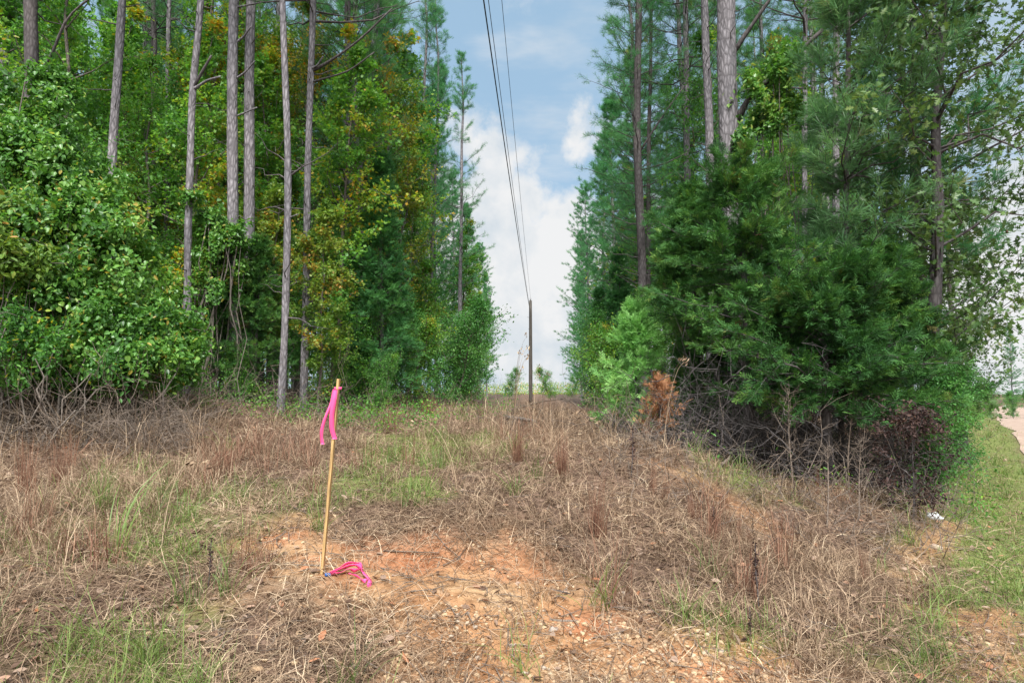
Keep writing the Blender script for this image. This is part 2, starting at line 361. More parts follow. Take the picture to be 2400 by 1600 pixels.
def ground_material():
    m, nt, out = new_mat('ground_soil'); L = nt.links.new
    tc = N(nt, 'TexCoord')
    A = lambda nm: N(nt, 'Attribute', _attribute_name=nm).outputs['Fac']
    def noise(sc, d=5., r=.6):
        n = N(nt, 'TexNoise', Scale=sc, Detail=d, Roughness=r); L(tc.outputs['Object'], n.inputs['Vector']); return n.outputs['Fac']
    n1, n2, n3, n4 = noise(2.2), noise(14.), noise(70., 4.), noise(.5)
    clay_p = ramp(nt, n1, [(.3, (.32,.16,.075)), (.45, (.365,.2,.1)), (.6, (.40,.25,.135)), (.75, (.43,.295,.175))])
    clay_r = ramp(nt, n1, [(.3, (.36,.145,.07)), (.7, (.43,.215,.115))])
    clay = N(nt, 'Mix', _data_type='RGBA'); L(A('red'), clay.inputs[0]); L(clay_p.outputs[0], clay.inputs[6]); L(clay_r.outputs[0], clay.inputs[7])
    clay2 = ramp(nt, n2, [(.32, (.5,.44,.4)), (.5, (.95,.93,.92)), (.7, (1.1,1.1,1.1))])
    mc = N(nt, 'Mix', _data_type='RGBA', _blend_type='MULTIPLY'); mc.inputs[0].default_value = 1.; L(clay.outputs[2], mc.inputs[6]); L(clay2.outputs[0], mc.inputs[7])
    lit = ramp(nt, n2, [(.3, (.05,.034,.026)), (.5, (.14,.095,.07)), (.7, (.24,.17,.13))])
    lit2 = ramp(nt, n3, [(.35, (.5,.47,.45)), (.65, (1.25,1.2,1.15))])
    ml = N(nt, 'Mix', _data_type='RGBA', _blend_type='MULTIPLY'); ml.inputs[0].default_value = 1; L(lit.outputs[0], ml.inputs[6]); L(lit2.outputs[0], ml.inputs[7])
    grn = ramp(nt, n2, [(.3, (.09,.085,.035)), (.5, (.14,.165,.05)), (.7, (.2,.21,.08))])
    mg = N(nt, 'Mix', _data_type='RGBA'); L(A('green'), mg.inputs[0]); L(ml.outputs[2], mg.inputs[6]); L(grn.outputs[0], mg.inputs[7])
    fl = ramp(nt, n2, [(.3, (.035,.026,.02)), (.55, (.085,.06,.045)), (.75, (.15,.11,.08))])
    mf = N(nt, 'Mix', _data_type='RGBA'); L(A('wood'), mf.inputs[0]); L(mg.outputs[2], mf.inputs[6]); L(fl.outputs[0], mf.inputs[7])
    mx = N(nt, 'Mix', _data_type='RGBA'); L(A('clay'), mx.inputs[0]); L(mf.outputs[2], mx.inputs[6]); L(mc.outputs[2], mx.inputs[7])
    p = N(nt, 'BsdfPrincipled', Roughness=.95); p.inputs['Specular IOR Level'].default_value = .1; L(mx.outputs[2], p.inputs['Base Color'])
    ad = N(nt, 'Math', _operation='ADD'); L(n2, ad.inputs[0]); L(n3, ad.inputs[1])
    b = N(nt, 'Bump', Strength=.7, Distance=.03); L(ad.outputs[0], b.inputs['Height']); L(b.outputs[0], p.inputs['Normal'])
    L(p.outputs[0], out.inputs[0]); return m
def road_material():
    m, nt, out = new_mat('dirt_road'); L = nt.links.new
    tc = N(nt, 'TexCoord')
    n = N(nt, 'TexNoise', Scale=3., Detail=8.); L(tc.outputs['Object'], n.inputs['Vector'])
    r = ramp(nt, n.outputs['Fac'], [(.3, (.23,.155,.115)), (.7, (.36,.265,.205))])
    p = N(nt, 'BsdfPrincipled', Roughness=.95); L(r.outputs[0], p.inputs['Base Color'])
    b = N(nt, 'Bump', Strength=.4, Distance=.03); L(n.outputs['Fac'], b.inputs['Height']); L(b.outputs[0], p.inputs['Normal'])
    L(p.outputs[0], out.inputs[0]); return m
M['ground'] = ground_material(); M['road'] = road_material()

# ------------------------------------------------------------------ things
def tagged(o, label=None, cat=None, group=None, kind=None):
    if label: o['label'] = label
    if cat: o['category'] = cat
    if group: o['group'] = group
    if kind: o['kind'] = kind
    return o
def link(name, me, parent=None, loc=(0, 0, 0)):
    o = bpy.data.objects.new(name, me); COL.objects.link(o); o.location = loc
    if parent: o.parent = parent
    return o
def thing(name, label, cat, loc, parts, group=None, rz=0, sc=1, tilt=(0, 0)):
    """an Empty at the base with its parts: [(name, mesh or list of sub parts)]"""
    r = bpy.data.objects.new(name, None); COL.objects.link(r); r.empty_display_size = .3
    r.location = loc; r.rotation_euler = (tilt[0], tilt[1], rz)
    r.scale = (sc, sc, sc) if np.isscalar(sc) else sc
    for p in parts:
        c = link(p[0], p[1], r)
        if len(p) > 2 and p[2]: c['label'] = p[2]
    return tagged(r, label, cat, group)
def stuff(name, label, cat, mb, mats, flat=True):
    return tagged(link(name, mb.mesh(name, mats, flat)), label, cat, None, 'stuff')

# ------------------------------------------------------------------ ground sheet
def axis(stops):
    out = [stops[0][0]]
    for (a, st), (b, _) in zip(stops[:-1], stops[1:]):
        n = max(1, int(round((b - a) / st))); out += list(np.linspace(a, b, n + 1)[1:])
    return np.array(out)
gx = axis([(-420, 60), (-60, 4), (-16, .5), (-7, .1), (-4.2, .035), (5.6, .1), (10, .4), (20, 1.), (50, 6), (110, 60), (420, 60)])
gy = axis([(-40, 6), (-4, .6), (2, .15), (3, .03), (7, .06), (10, .12), (18, .4), (45, 2.5), (100, 25), (520, 60)])
X, Y = np.meshgrid(gx, gy)
Z = H(X, Y)
cl, gr, stp, rs_ = masks(X, Y)
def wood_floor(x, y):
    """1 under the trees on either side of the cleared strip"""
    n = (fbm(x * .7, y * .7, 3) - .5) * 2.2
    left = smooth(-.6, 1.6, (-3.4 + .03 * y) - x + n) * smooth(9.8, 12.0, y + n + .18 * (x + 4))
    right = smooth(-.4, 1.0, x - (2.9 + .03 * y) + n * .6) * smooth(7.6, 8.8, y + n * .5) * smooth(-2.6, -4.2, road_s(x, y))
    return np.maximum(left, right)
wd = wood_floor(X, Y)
nx, ny = len(gx), len(gy)
ii = (np.arange(ny - 1)[:, None] * nx + np.arange(nx - 1)[None])
q = np.stack([ii, ii + 1, ii + nx + 1, ii + nx], -1).reshape(-1, 4)
mb = MB(); mb.add(np.stack([X, Y, Z], -1).reshape(-1, 3), q)
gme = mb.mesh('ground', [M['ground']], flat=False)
rd = np.zeros(X.shape)
for px_, py_, rx_, ry_ in [(1010,1275,.85,.3),(1160,1300,.5,.3),(830,1250,.35,.2),(660,1240,.3,.2),(1350,1430,.35,.2),(1500,1500,.4,.15),(1750,1540,.5,.12),(700,1290,.3,.15)]:
    c_ = ground_at(px_, py_); rd = np.maximum(rd, np.exp(-((X - c_[0]) / rx_) ** 2 - ((Y - c_[1]) / ry_) ** 2))
rd = .8 * smooth(.3, 1.0, rd + (fbm(X * 3 + 70, Y * 3, 4) - .5) * 1.5)
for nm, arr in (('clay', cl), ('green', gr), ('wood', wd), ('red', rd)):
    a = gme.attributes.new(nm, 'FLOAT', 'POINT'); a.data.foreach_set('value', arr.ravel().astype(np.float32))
tagged(link('ground', gme), kind='structure')
# dirt road, a sheet following the ground
t = axis([(-16, 1.), (60, 5), (140, 20)]); w = axis([(0, .3), (5.2, 1)])
Tt, Ww = np.meshgrid(t, w); wob = (fbm(Tt * .5, Ww * 0 + 2, 3) - .5) * .3 * (Ww < 2.5)
RX = _RA[0] + _rd[0] * Tt + _rn[0] * (Ww + wob); RY = _RA[1] + _rd[1] * Tt + _rn[1] * (Ww + wob)
RZ = H(RX, RY) + .02 + .05 * np.sin(np.clip(Ww / 5.2, 0, 1) * math.pi)
nx, ny = len(t), len(w); ii = (np.arange(ny - 1)[:, None] * nx + np.arange(nx - 1)[None])
mb = MB(); mb.add(np.stack([RX, RY, RZ], -1).reshape(-1, 3), np.stack([ii, ii + 1, ii + nx + 1, ii + nx], -1).reshape(-1, 4))
tagged(link('dirt_road', mb.mesh('dirt_road', [M['road']], flat=False)), kind='structure')

# ------------------------------------------------------------------ ground cover
def blades(mb, x, y, z, phi, L, e0, bend, curl, width, tint, mat=0, seg=3):
    n = len(x); P = np.zeros((n, seg + 1, 3)); P[:, 0] = np.stack([x, y, z], -1)
    for k in range(seg):
        e = e0 - bend * k; f = phi + curl * k
        P[:, k + 1] = P[:, k] + (L / seg)[:, None] * np.stack([np.cos(e) * np.cos(f), np.cos(e) * np.sin(f), np.sin(e)], -1)
    s = np.stack([-np.sin(phi), np.cos(phi), RS.normal(size=n) * .5], -1); s = norm(s) * width[:, None]
    w = np.linspace(1, .12, seg + 1) ** .7
    V = np.stack([P - s[:, None] * w[None, :, None] * .5, P + s[:, None] * w[None, :, None] * .5], 2).reshape(n, -1, 3)
    i = np.arange(seg) * 2
    q = np.stack([i, i + 1, i + 3, i + 2], -1)
    mb.add(V, (q[None] + (np.arange(n) * (seg + 1) * 2)[:, None, None]).reshape(-1, 4), np.repeat(tint, (seg + 1) * 2), mat)
def sample(n, y0, y1, power=1.0, xl=-.9, xr=.92, pad=1.0):
    u = RS.random(n)
    if power == 1: y = y0 * (y1 / y0) ** u
    else: y = (y0 ** (1 - power) + u * (y1 ** (1 - power) - y0 ** (1 - power))) ** (1 / (1 - power))
    x = RS.uniform(xl, xr, n) * y + RS.uniform(-pad, pad, n)
    return x, y
U = RS.uniform
def open_ground(x, y):
    return 1 - wood_floor(x, y)

mbt = MB()
# flattened thatch
x, y = sample(380000, 2.7, 34, .9)
c, g, st, s = masks(x, y); d = fbm(x * 1.3 + 3, y * 1.3, 4)
keep = (U(size=len(x)) < (1 - (.22 + .66 * smooth(.36, .66, fbm(x * 3 + 11, y * 3, 3))) * c) * (1 - .55 * st) * (1 - .35 * g) * (.18 + .82 * open_ground(x, y)) * np.clip(.35 + 1.6 * (d - .3), .25, 1)) & (s < -.3)
x, y = x[keep], y[keep]; n = len(x); z = H(x, y)
sc_ = 1 + y / 14
tone = np.clip(RS.normal(.45, .2, n) + (fbm(x * .8, y * .8 + 7, 3) - .5) * .7, 0, 1)
blades(mbt, x, y, z - .004, U(0, 6.283, n) , U(.08, .3, n), U(.0, .85, n), U(.1, .55, n), RS.normal(0, .35, n), U(.0022, .0048, n) * sc_, tone)
# knee-high dry grass growing in clumps
nc = 5200
cx, cy = sample(nc, 2.8, 40, .95)
c, g, st, s = masks(cx, cy); d = fbm(cx * .6 + 9, cy * .6 + 2, 3)
k = (U(size=nc) < (1 - .97 * c) * (1 - .8 * st) * open_ground(cx, cy) * smooth(.36, .6, d + .12 * (cy > 7))) & (s < -1.2)
cx, cy = cx[k], cy[k]; m = 26
x = np.repeat(cx, m) + RS.normal(0, .06, len(cx) * m); y = np.repeat(cy, m) + RS.normal(0, .06, len(cx) * m); n = len(x); z = H(x, y)
hh = np.repeat(U(.12, .36, len(cx)) * np.where((cy > 8) & (cy < 20) & (cx < 1.6), 1.25, .8) * np.where(cy > 20, .7, 1) * np.where((cx < -.42 * cy) & (cy > 4.5) & (cy < 10), 1.7, 1) * np.where((cx > -.6) & (cx < 2.2) & (cy > 8) & (cy < 15), 1.45, 1), m)
blades(mbt, x, y, z - .01, U(0, 6.283, n), hh * U(.5, 1.2, n), U(.55, 1.5, n), U(.05, .6, n), RS.normal(0, .15, n), U(.0022, .0042, n) * (1 + y / 12), np.clip(np.repeat(U(.15, .75, len(cx)), m) + RS.normal(0, .15, n), 0, 1))
stuff('dry_grass', 'flattened tan dry grass and straw covering the bank', 'grass', mbt, [M['straw']])

mbr = MB()
nc = 430
cx, cy = sample(nc, 4.5, 22, 1.0, -.75, .6)
c, g, st, s = masks(cx, cy)
k = (U(size=nc) < (1 - c) * (1 - g * .8) * open_ground(cx, cy) * smooth(.42, .62, fbm(cx * .5 + 30, cy * .5, 3))) & (s < -2)
cx, cy = cx[k], cy[k]; m = 34
x = np.repeat(cx, m) + RS.normal(0, .06, len(cx) * m); y = np.repeat(cy, m) + RS.normal(0, .06, len(cx) * m); n = len(x)
blades(mbr, x, y, H(x, y) - .01, U(0, 6.283, n), np.repeat(U(.25, .6, len(cx)), m) * U(.5, 1.1, n), U(.9, 1.55, n), U(0, .25, n), RS.normal(0, .1, n), U(.0025, .0045, n) * (1 + y / 12), np.clip(RS.normal(.5, .22, n), 0, 1))
stuff('red_sedge_grass', 'reddish brown sedge grass standing among the straw', 'grass', mbr, [M['straw_red']])

mbg = MB()
x, y = sample(290000, 2.8, 45, 1.0)
c, g, st, s = masks(x, y); d = fbm(x * 2.2 + 60, y * 2.2, 3)
keep = U(size=len(x)) < g * (.6 + .4 * st) * smooth(.30, .6, d + .2 * st) * (1 - .92 * c)
x, y = x[keep], y[keep]; st = st[keep]; n = len(x)
blades(mbg, x, y, H(x, y) - .005, U(0, 6.283, n), U(.05, .2, n) * np.where(st > .3, .62, 1.3), U(.6, 1.45, n), U(0, .5, n), RS.normal(0, .2, n), U(.0022, .0042, n) * (1 + y / 9), np.clip(RS.normal(.5, .22, n), 0, 1))
# scattered taller green tufts
nc = 420
cx, cy = sample(nc, 3.0, 22, 1.1)
c, g, st, s = masks(cx, cy)
k = (U(size=nc) < np.clip(g + .12, 0, 1) * (1 - .8 * c) * (.3 + .7 * open_ground(cx, cy))) & (s < .1)
cx, cy = cx[k], cy[k]; m = 30
x = np.repeat(cx, m) + RS.normal(0, .05, len(cx) * m); y = np.repeat(cy, m) + RS.normal(0, .05, len(cx) * m); n = len(x)
blades(mbg, x, y, H(x, y) - .01, U(0, 6.283, n), U(.12, .42, n), U(.8, 1.5, n), U(.05, .5, n), RS.normal(0, .15, n), U(.003, .0055, n) * (1 + y / 14), np.clip(np.repeat(U(.2, .7, len(cx)), m) + RS.normal(0, .15, n), 0, 1))
stuff('green_grass', 'short green grass along the road verge and in patches', 'grass', mbg, [M['grass']])

# pebbles
def rock_template(rs, sub=1):
    import bmesh
    bm = bmesh.new(); bmesh.ops.create_icosphere(bm, subdivisions=sub, radius=.5)
    V = np.array([v.co[:] for v in bm.verts]); V *= (1 + .22 * rs.normal(size=(len(V), 1))); V[:, 2] *= .7
    Fc = np.array([[v.index for v in f.verts] for f in bm.faces]); bm.free(); return V, [Fc]
ROCKS = [rock_template(RS) for _ in range(5)]
mbs = MB()
x, y = sample(90000, 2.8, 11, 1.3, -.5, .9)
c, g, st, s = masks(x, y)
keep = U(size=len(x)) < np.maximum(c * (.25 + .75 * smooth(4.9, 4.2, y)) * smooth(.32, .6, fbm(x * 2 + 8, y * 2, 3)), .04 * (y < 6)) * (1 - .6 * st)
x, y = x[keep], y[keep]; n = len(x)
size = .007 + .03 * RS.random(n) ** 3.0
a = RS.normal(size=(n, 3)); a[:, 2] *= .2
mscatter(mbs, ROCKS, np.stack([x, y, H(x, y) + size * .1], -1), a, np.array([0, 0, 1.]), size, U(size=n))
stuff('gravel', 'small tan pebbles strewn over the bare clay', 'gravel', mbs, [M['stone']])

# fallen leaves and short twigs
mbl = MB()
x, y = sample(42000, 2.8, 24, 1.0)
c, g, st, s = masks(x, y); wf = wood_floor(x, y)
keep = (U(size=len(x)) < np.clip(.22 + wf * .8, 0, 1) * (1 - .75 * c)) & (s < -.2)
x, y = x[keep], y[keep]; n = len(x)
nn = np.array([0, 0, 1.]) + RS.normal(size=(n, 3)) * .45
scatter(mbl, LEAF, np.stack([x, y, H(x, y) + U(.005, .03, n)], -1), np.stack([RS.normal(size=n), RS.normal(size=n), RS.normal(size=n) * .2], -1), nn, U(.03, .075, n), U(size=n))
stuff('leaf_litter', 'brown fallen leaves scattered over the straw and under the trees', 'leaf litter', mbl, [M['litter']])
mbw = MB()
x, y = sample(4200, 2.8, 14, 1.0)
c, g, st, s = masks(x, y)
keep = (U(size=len(x)) < .5 + .3 * c) & (s < -.5); x, y = x[keep], y[keep]; n = len(x)
ph = U(0, 6.283, n); LL = U(.05, .3, n); P = np.zeros((n, 3, 3))
for k_, tt in enumerate((0, .5, 1)):
    xx, yy = x + np.cos(ph + .3 * tt) * LL * tt, y + np.sin(ph + .3 * tt) * LL * tt
    P[:, k_] = np.stack([xx, yy, H(xx, yy) + .008 + U(0, .02, n)], -1)
tubes(mbw, P, np.tile(np.array([[.0028, .0024, .0012]]), (n, 1)) * U(.6, 1.5, n)[:, None], 4, U(size=n))
stuff('twig_litter', 'thin dead twigs lying about on the clay and straw', 'twigs', mbw, [M['twig']])

# ------------------------------------------------------------------ tree generators
def bent(base, az, L, el, curl, n=5, rs=RS, wob=.05):
    """branch centre lines: base (B,3), azimuth, length, rise angle, upward curl"""
    t = np.linspace(0, 1, n)[None]
    dx = np.cos(az)[:, None]; dy = np.sin(az)[:, None]; Lb = L[:, None]
    hor = Lb * t * np.cos(el)[:, None]
    ver = Lb * (t * np.sin(el)[:, None] + curl[:, None] * t * t)
    P = np.stack([base[:, None, 0] + dx * hor, base[:, None, 1] + dy * hor, base[:, None, 2] + ver], -1)
    P[:, 1:] += rs.normal(size=P[:, 1:].shape) * (wob * L)[:, None, None]
    return P
def along(P, t):
    """points on polylines P (B,n,3) at fractions t (B,k)"""
    n = P.shape[1]; f = np.clip(t, 0, 1) * (n - 1); i = np.minimum(f.astype(int), n - 2); fr = (f - i)[..., None]
    b = np.arange(len(P))[:, None]
    return P[b, i] * (1 - fr) + P[b, i + 1] * fr, norm(P[b, i + 1] - P[b, i])
def axis_at(Q, z):
    return np.stack([np.interp(z, Q[:, 2], Q[:, 0]), np.interp(z, Q[:, 2], Q[:, 1]), z], -1)

def pine(wood, leaf, Q, r0, z0, z1, Lmax, rs, nb=110, twigs=6, tufts=4, needle=.17, side=None, tpl=None, low=0, droop=0., ztop_el=.9, tint_mu=.45, prof_pow=.8, f0=.35, irr=(.55, 1.12)):
    """whorled limbs with needle tufts round the trunk axis Q between z0 and z1"""
    z = np.sort(rs.uniform(z0, z1, nb)); fr = (z - z0) / (z1 - z0)
    az = np.arange(nb) * 2.39996 + rs.normal(0, .5, nb)
    L = Lmax * ((1 - fr) ** prof_pow * .92 + .08) * rs.uniform(*irr, nb) * np.where(fr < .12, .8, 1)
    if side is not None:
        L *= 1 + .45 * (np.cos(az) * side[0] + np.sin(az) * side[1])
    el = .12 - droop + (ztop_el - .1) * fr ** 1.5 + rs.normal(0, .15, nb)
    P = bent(axis_at(Q, z), az, L, el, .18 + .1 * rs.random(nb), 5, rs, .03)
    rr = np.clip(L * .013, .006, .05)
    tubes(wood, P, rr[:, None] * np.array([[1, .8, .6, .42, .2]]), 4, .4, 1)
    k = twigs
    t = np.linspace(.3, 1, k)[None] + rs.normal(0, .05, (nb, k)); t[:, -1] = .97
    B, D = along(P, t)
    sg = np.where(np.arange(k) % 2, 1., -1.)[None] * np.ones((nb, 1)); sg[:, -1] = 0
    ang = sg * rs.uniform(.5, 1.1, (nb, k))
    ca, sa = np.cos(ang), np.sin(ang)
    D2 = norm(np.stack([D[..., 0] * ca - D[..., 1] * sa, D[..., 0] * sa + D[..., 1] * ca, D[..., 2] * .5 + rs.normal(.18, .25, (nb, k))], -1))
    TL = (L[:, None] * .3 * (1.15 - t) + .16 + .06 * L[:, None]) * rs.uniform(.7, 1.3, (nb, k))
    B, D2, TL = B.reshape(-1, 3), D2.reshape(-1, 3), TL.ravel()
    E = B + D2 * TL[:, None]; Mid = (B + E) / 2 - np.array([0, 0, .02])
    tubes(wood, np.stack([B, Mid, E + np.array([0, 0, .03])], 1), np.tile([[.006, .005, .003]], (len(B), 1)), 3, .4, 1)
    m = tufts
    f = np.linspace(f0, 1.02, m)[None] + rs.normal(0, .06, (len(B), m))
    C = (B[:, None] + (E - B)[:, None] * f[..., None] + rs.normal(0, .03, (len(B), m, 3))).reshape(-1, 3)
    A = (D2[:, None] + np.array([0, 0, .35]) + rs.normal(0, .38, (len(B), m, 3))).reshape(-1, 3)
    n = len(C)
    br = np.repeat(np.repeat(rs.normal(0, .12, nb), k), m)
    tint = np.clip(rs.normal(tint_mu, .16, n) + br, 0, 1)
    mscatter(leaf, tpl or TUFTS, C, A, rs.normal(size=(n, 3)), needle * rs.uniform(.75, 1.2, n), tint)

def stubs(wood, Q, r, z0, z1, n, rs, mat=1, Lr=(.2, .9)):
    """bare dead limbs on the lower trunk"""
    if n == 0: return
    z = rs.uniform(z0, z1, n); az = rs.uniform(0, 6.283, n); L = rs.uniform(*Lr, n)
    P = bent(axis_at(Q, z), az, L, rs.uniform(-.25, .6, n), rs.normal(.05, .15, n), 5, rs, .05)
    tubes(wood, P, (.007 + .010 * L)[:, None] * np.array([[1.2, .8, .6, .4, .2]]), 4, .6, mat)

def cedar(wood, leaf, Q, z0, z1, R, rs, nb=150, prof=None, el=.15, droop=-.12, size=.17, twigs=9, sprays=5, dense=1.):
    z = np.sort(rs.uniform(z0, z1, nb)); fr = (z - z0) / (z1 - z0)
    az = np.arange(nb) * 2.39996 + rs.normal(0, .4, nb)
    pf = prof(fr) if prof else (1 - fr) ** .75 * .95 + .05
    L = R * pf * rs.uniform(.6, 1.15, nb)
    P = bent(axis_at(Q, z), az, L, el + .7 * fr + rs.normal(0, .15, nb), droop + .2 * rs.random(nb), 5, rs, .04)
    tubes(wood, P, np.clip(L * .012, .004, .04)[:, None] * np.array([[1, .8, .6, .4, .2]]), 4, .4, 1)
    k = twigs; t = np.linspace(.22, 1, k)[None] + rs.normal(0, .05, (nb, k))
    B, D = along(P, t)
    sg = np.where(np.arange(k) % 2, 1., -1.)[None] * rs.uniform(.3, 1.0, (nb, k)); sg[:, -1] *= .2
    ca, sa = np.cos(sg), np.sin(sg)
    D2 = norm(np.stack([D[..., 0] * ca - D[..., 1] * sa, D[..., 0] * sa + D[..., 1] * ca, D[..., 2] * .6 + rs.normal(.12, .3, (nb, k))], -1))
    TL = (.12 + .26 * L[:, None] * (1.2 - t)) * rs.uniform(.7, 1.3, (nb, k))
    B, D2, TL = B.reshape(-1, 3), D2.reshape(-1, 3), TL.ravel()
    E = B + D2 * TL[:, None]
    tubes(wood, np.stack([B, E], 1), np.tile([[.004, .002]], (len(B), 1)), 3, .4, 1)
    m = sprays; f = np.linspace(.1, 1, m)[None] + rs.normal(0, .08, (len(B), m))
    C = (B[:, None] + (E - B)[:, None] * f[..., None] + rs.normal(0, .02, (len(B), m, 3))).reshape(-1, 3)
    A = (D2[:, None] + np.array([0, 0, .1]) + rs.normal(0, .5, (len(B), m, 3))).reshape(-1, 3)
    n = len(C)
    br = np.repeat(np.repeat(rs.normal(0, .13, nb), k), m)
    mscatter(leaf, SPRAYS, C, A, np.array([0, 0, 1.]) + rs.normal(size=(n, 3)) * .6, size * rs.uniform(.7, 1.25, n), np.clip(rs.normal(.45, .17, n) + br, 0, 1))

def broadleaf(wood, leaf, Q, z0, z1, R, rs, nb=40, twigs=9, leaves=34, size=.09, tpl=LEAF, prof=None, el=.45, tint=(.45, .2), up=1.0, side=None, spread=.13):
    z = np.sort(rs.uniform(z0, z1, nb)); fr = (z - z0) / (z1 - z0)
    az = np.arange(nb) * 2.39996 + rs.normal(0, .5, nb)
    pf = prof(fr) if prof else np.sin(np.clip(fr * .85 + .18, 0, 1) * math.pi) ** .7
    L = R * np.maximum(pf, .12) * rs.uniform(.6, 1.2, nb)
    if side is not None: L *= 1 + .5 * (np.cos(az) * side[0] + np.sin(az) * side[1])
    P = bent(axis_at(Q, z), az, L, el + .3 * fr + rs.normal(0, .2, nb), rs.normal(0, .12, nb), 5, rs, .06)
    tubes(wood, P, np.clip(L * .012, .005, .05)[:, None] * np.array([[1, .8, .6, .4, .2]]), 4, .4, 1)
    k = twigs; t = np.linspace(.25, 1, k)[None] + rs.normal(0, .06, (nb, k))
    B, D = along(P, t)
    D2 = norm(D * .6 + rs.normal(0, .6, (nb, k, 3)) + np.array([0, 0, .1]))
    TL = (.2 + .22 * L[:, None]) * rs.uniform(.5, 1.3, (nb, k))
    B, D2, TL = B.reshape(-1, 3), D2.reshape(-1, 3), TL.ravel()
    E = B + D2 * TL[:, None]
    tubes(wood, np.stack([B, E], 1), np.tile([[.005, .002]], (len(B), 1)), 3, .4, 1)
    m = leaves; f = rs.uniform(.1, 1.1, (len(B), m))
    C = (B[:, None] + (E - B)[:, None] * f[..., None] + rs.normal(0, spread * .6, (len(B), m, 3))).reshape(-1, 3)
    A = (D2[:, None] * .5 + rs.normal(0, .7, (len(B), m, 3)) + np.array([0, 0, -.25])).reshape(-1, 3)
    n = len(C)
    br = np.repeat(np.repeat(rs.normal(0, tint[1] * .8, nb), k), m)
    scatter(leaf, tpl, C, A, np.array([0, 0, up]) + rs.normal(size=(n, 3)) * .6, size * rs.uniform(.6, 1.25, n), np.clip(rs.normal(tint[0], tint[1] * .6, n) + br, 0, 1))

def blobs(leaf, B, n, rs, size, tpl, tint=(.5, .2)):
    """leaves over a ragged mass: each mound [(x,y,z,rx,ry,rz)] carries many drooping clumps and a few loose sprays"""
    B = np.asarray(B, float)
    w = B[:, 3] * B[:, 5]; m = max(24, n // 150)
    k = rs.choice(len(B), m, p=w / w.sum())
    d = norm(rs.normal(size=(m, 3))); d[:, 2] = np.where(d[:, 2] < -.5, -d[:, 2], d[:, 2])
    cc = B[k, :3] + d * B[k, 3:] * rs.uniform(.55, 1.04, (m, 1))
    cr = rs.uniform(.1, .3, m) * (B[k, 3] ** .4); ct = rs.normal(0, .16, m)
    pw = cr ** 2 * rs.uniform(.4, 1.6, m)
    q = rs.choice(m, n, p=pw / pw.sum())
    o = rs.normal(size=(n, 3)); o = norm(o) * rs.random((n, 1)) ** .4
    o[:, 2] = o[:, 2] * 1.35 - .25
    C = cc[q] + o * cr[q][:, None]
    # loose sprays standing out of the outline
    ns = n // 260; e = rs.integers(0, m, ns); st = norm(d[e] + rs.normal(0, .5, (ns, 3)) + np.array([0, 0, .35])); sl = rs.uniform(.2, .6, ns)
    t = rs.random((ns, 18))
    C2 = cc[e][:, None] + st[:, None] * (t * sl[:, None])[..., None] * 1.2 - np.array([0, 0, .35]) * (t ** 2)[..., None] * sl[:, None, None] + rs.normal(0, .03, (ns, 18, 3))
    C = np.concatenate([C, C2.reshape(-1, 3)]); q = np.concatenate([q, np.repeat(e, 18)]); n2 = len(C)
    A = d[q] * .3 + rs.normal(0, .55, (n2, 3)) + np.array([0, 0, -.5])
    Nn = d[q] * .8 + np.array([0, 0, .7]) + rs.normal(0, .5, (n2, 3))
    scatter(leaf, tpl, C, A, Nn, size * rs.uniform(.5, 1.35, n2) * np.repeat(1, n2), np.clip(rs.normal(tint[0], tint[1] * .7, n2) + ct[q], 0, 1))
    return C
def straight(h, lean=(0, 0), wob=.05, rs=RS, n=9):
    z = np.linspace(-.3, h, n); P = np.stack([z / h * lean[0], z / h * lean[1], z], -1)
    P[1:-1, :2] += rs.normal(0, wob, (n - 2, 2)); return P
PINE_M = lambda leaf: ([M['bark'], M['bark_dark']], [M[leaf]])

# ------------------------------------------------------------------ shared tree meshes
def pine_mesh(seed, h, r, z0, Lmax, leaf='needle', nb=110, bark='bark', **kw):
    rs = np.random.default_rng(seed); w, l = MB(), MB()
    Q = straight(h, (rs.normal(0, .35), rs.normal(0, .35)), .05, rs, 12)
    z = np.array([-.3, .3, h * .5, h]); Q = rough_trunk(w, Q, np.interp(Q[:, 2], z, [r * 1.25, r, r * .72, .02]), 9, rs, 0, .03)
    stubs(w, Q, r, max(1.5, z0 * .35), z0, int(10 + z0), rs)
    pine(w, l, Q, r, z0, h, Lmax, rs, nb, **kw)
    return [('trunk', w.mesh('pine_trunk', [M[bark], M['bark_dark']], False)), ('crown', l.mesh('pine_crown', [M[leaf]]))]
def gum_mesh(seed, h, r, z0, R, leaf='gum', tpl=LEAF, bark='bark_oak', **kw):
    rs = np.random.default_rng(seed); w, l = MB(), MB()
    Q = straight(h * .97, (rs.normal(0, .5), rs.normal(0, .5)), .1, rs, 10)
    Q = rough_trunk(w, Q, np.interp(Q[:, 2], [-.3, .3, h], [r * 1.3, r, .012]), 7, rs, 0, .03)
    broadleaf(w, l, Q, z0, h, R, rs, tpl=tpl, **kw)
    return [('trunk', w.mesh('gum_trunk', [M[bark], M['bark_oak']], False)), ('crown', l.mesh('gum_crown', [M[leaf]]))]
def cedar_mesh(seed, h, r, z0, R, leaf='cedar', bark='bark_dark', lean=(0, 0), **kw):
    rs = np.random.default_rng(seed); w, l = MB(), MB()
    Q = straight(h * .98, lean, .05, rs, 10)
    Q = rough_trunk(w, Q, np.interp(Q[:, 2], [-.3, .3, h], [r * 1.4, r, .01]), 7, rs, 0, .04)
    cedar(w, l, Q, z0, h, R, rs, **kw)
    return [('trunk', w.mesh('cedar_trunk', [M[bark], M['bark_dark']], False)), ('crown', l.mesh('cedar_crown', [M[leaf]]))]

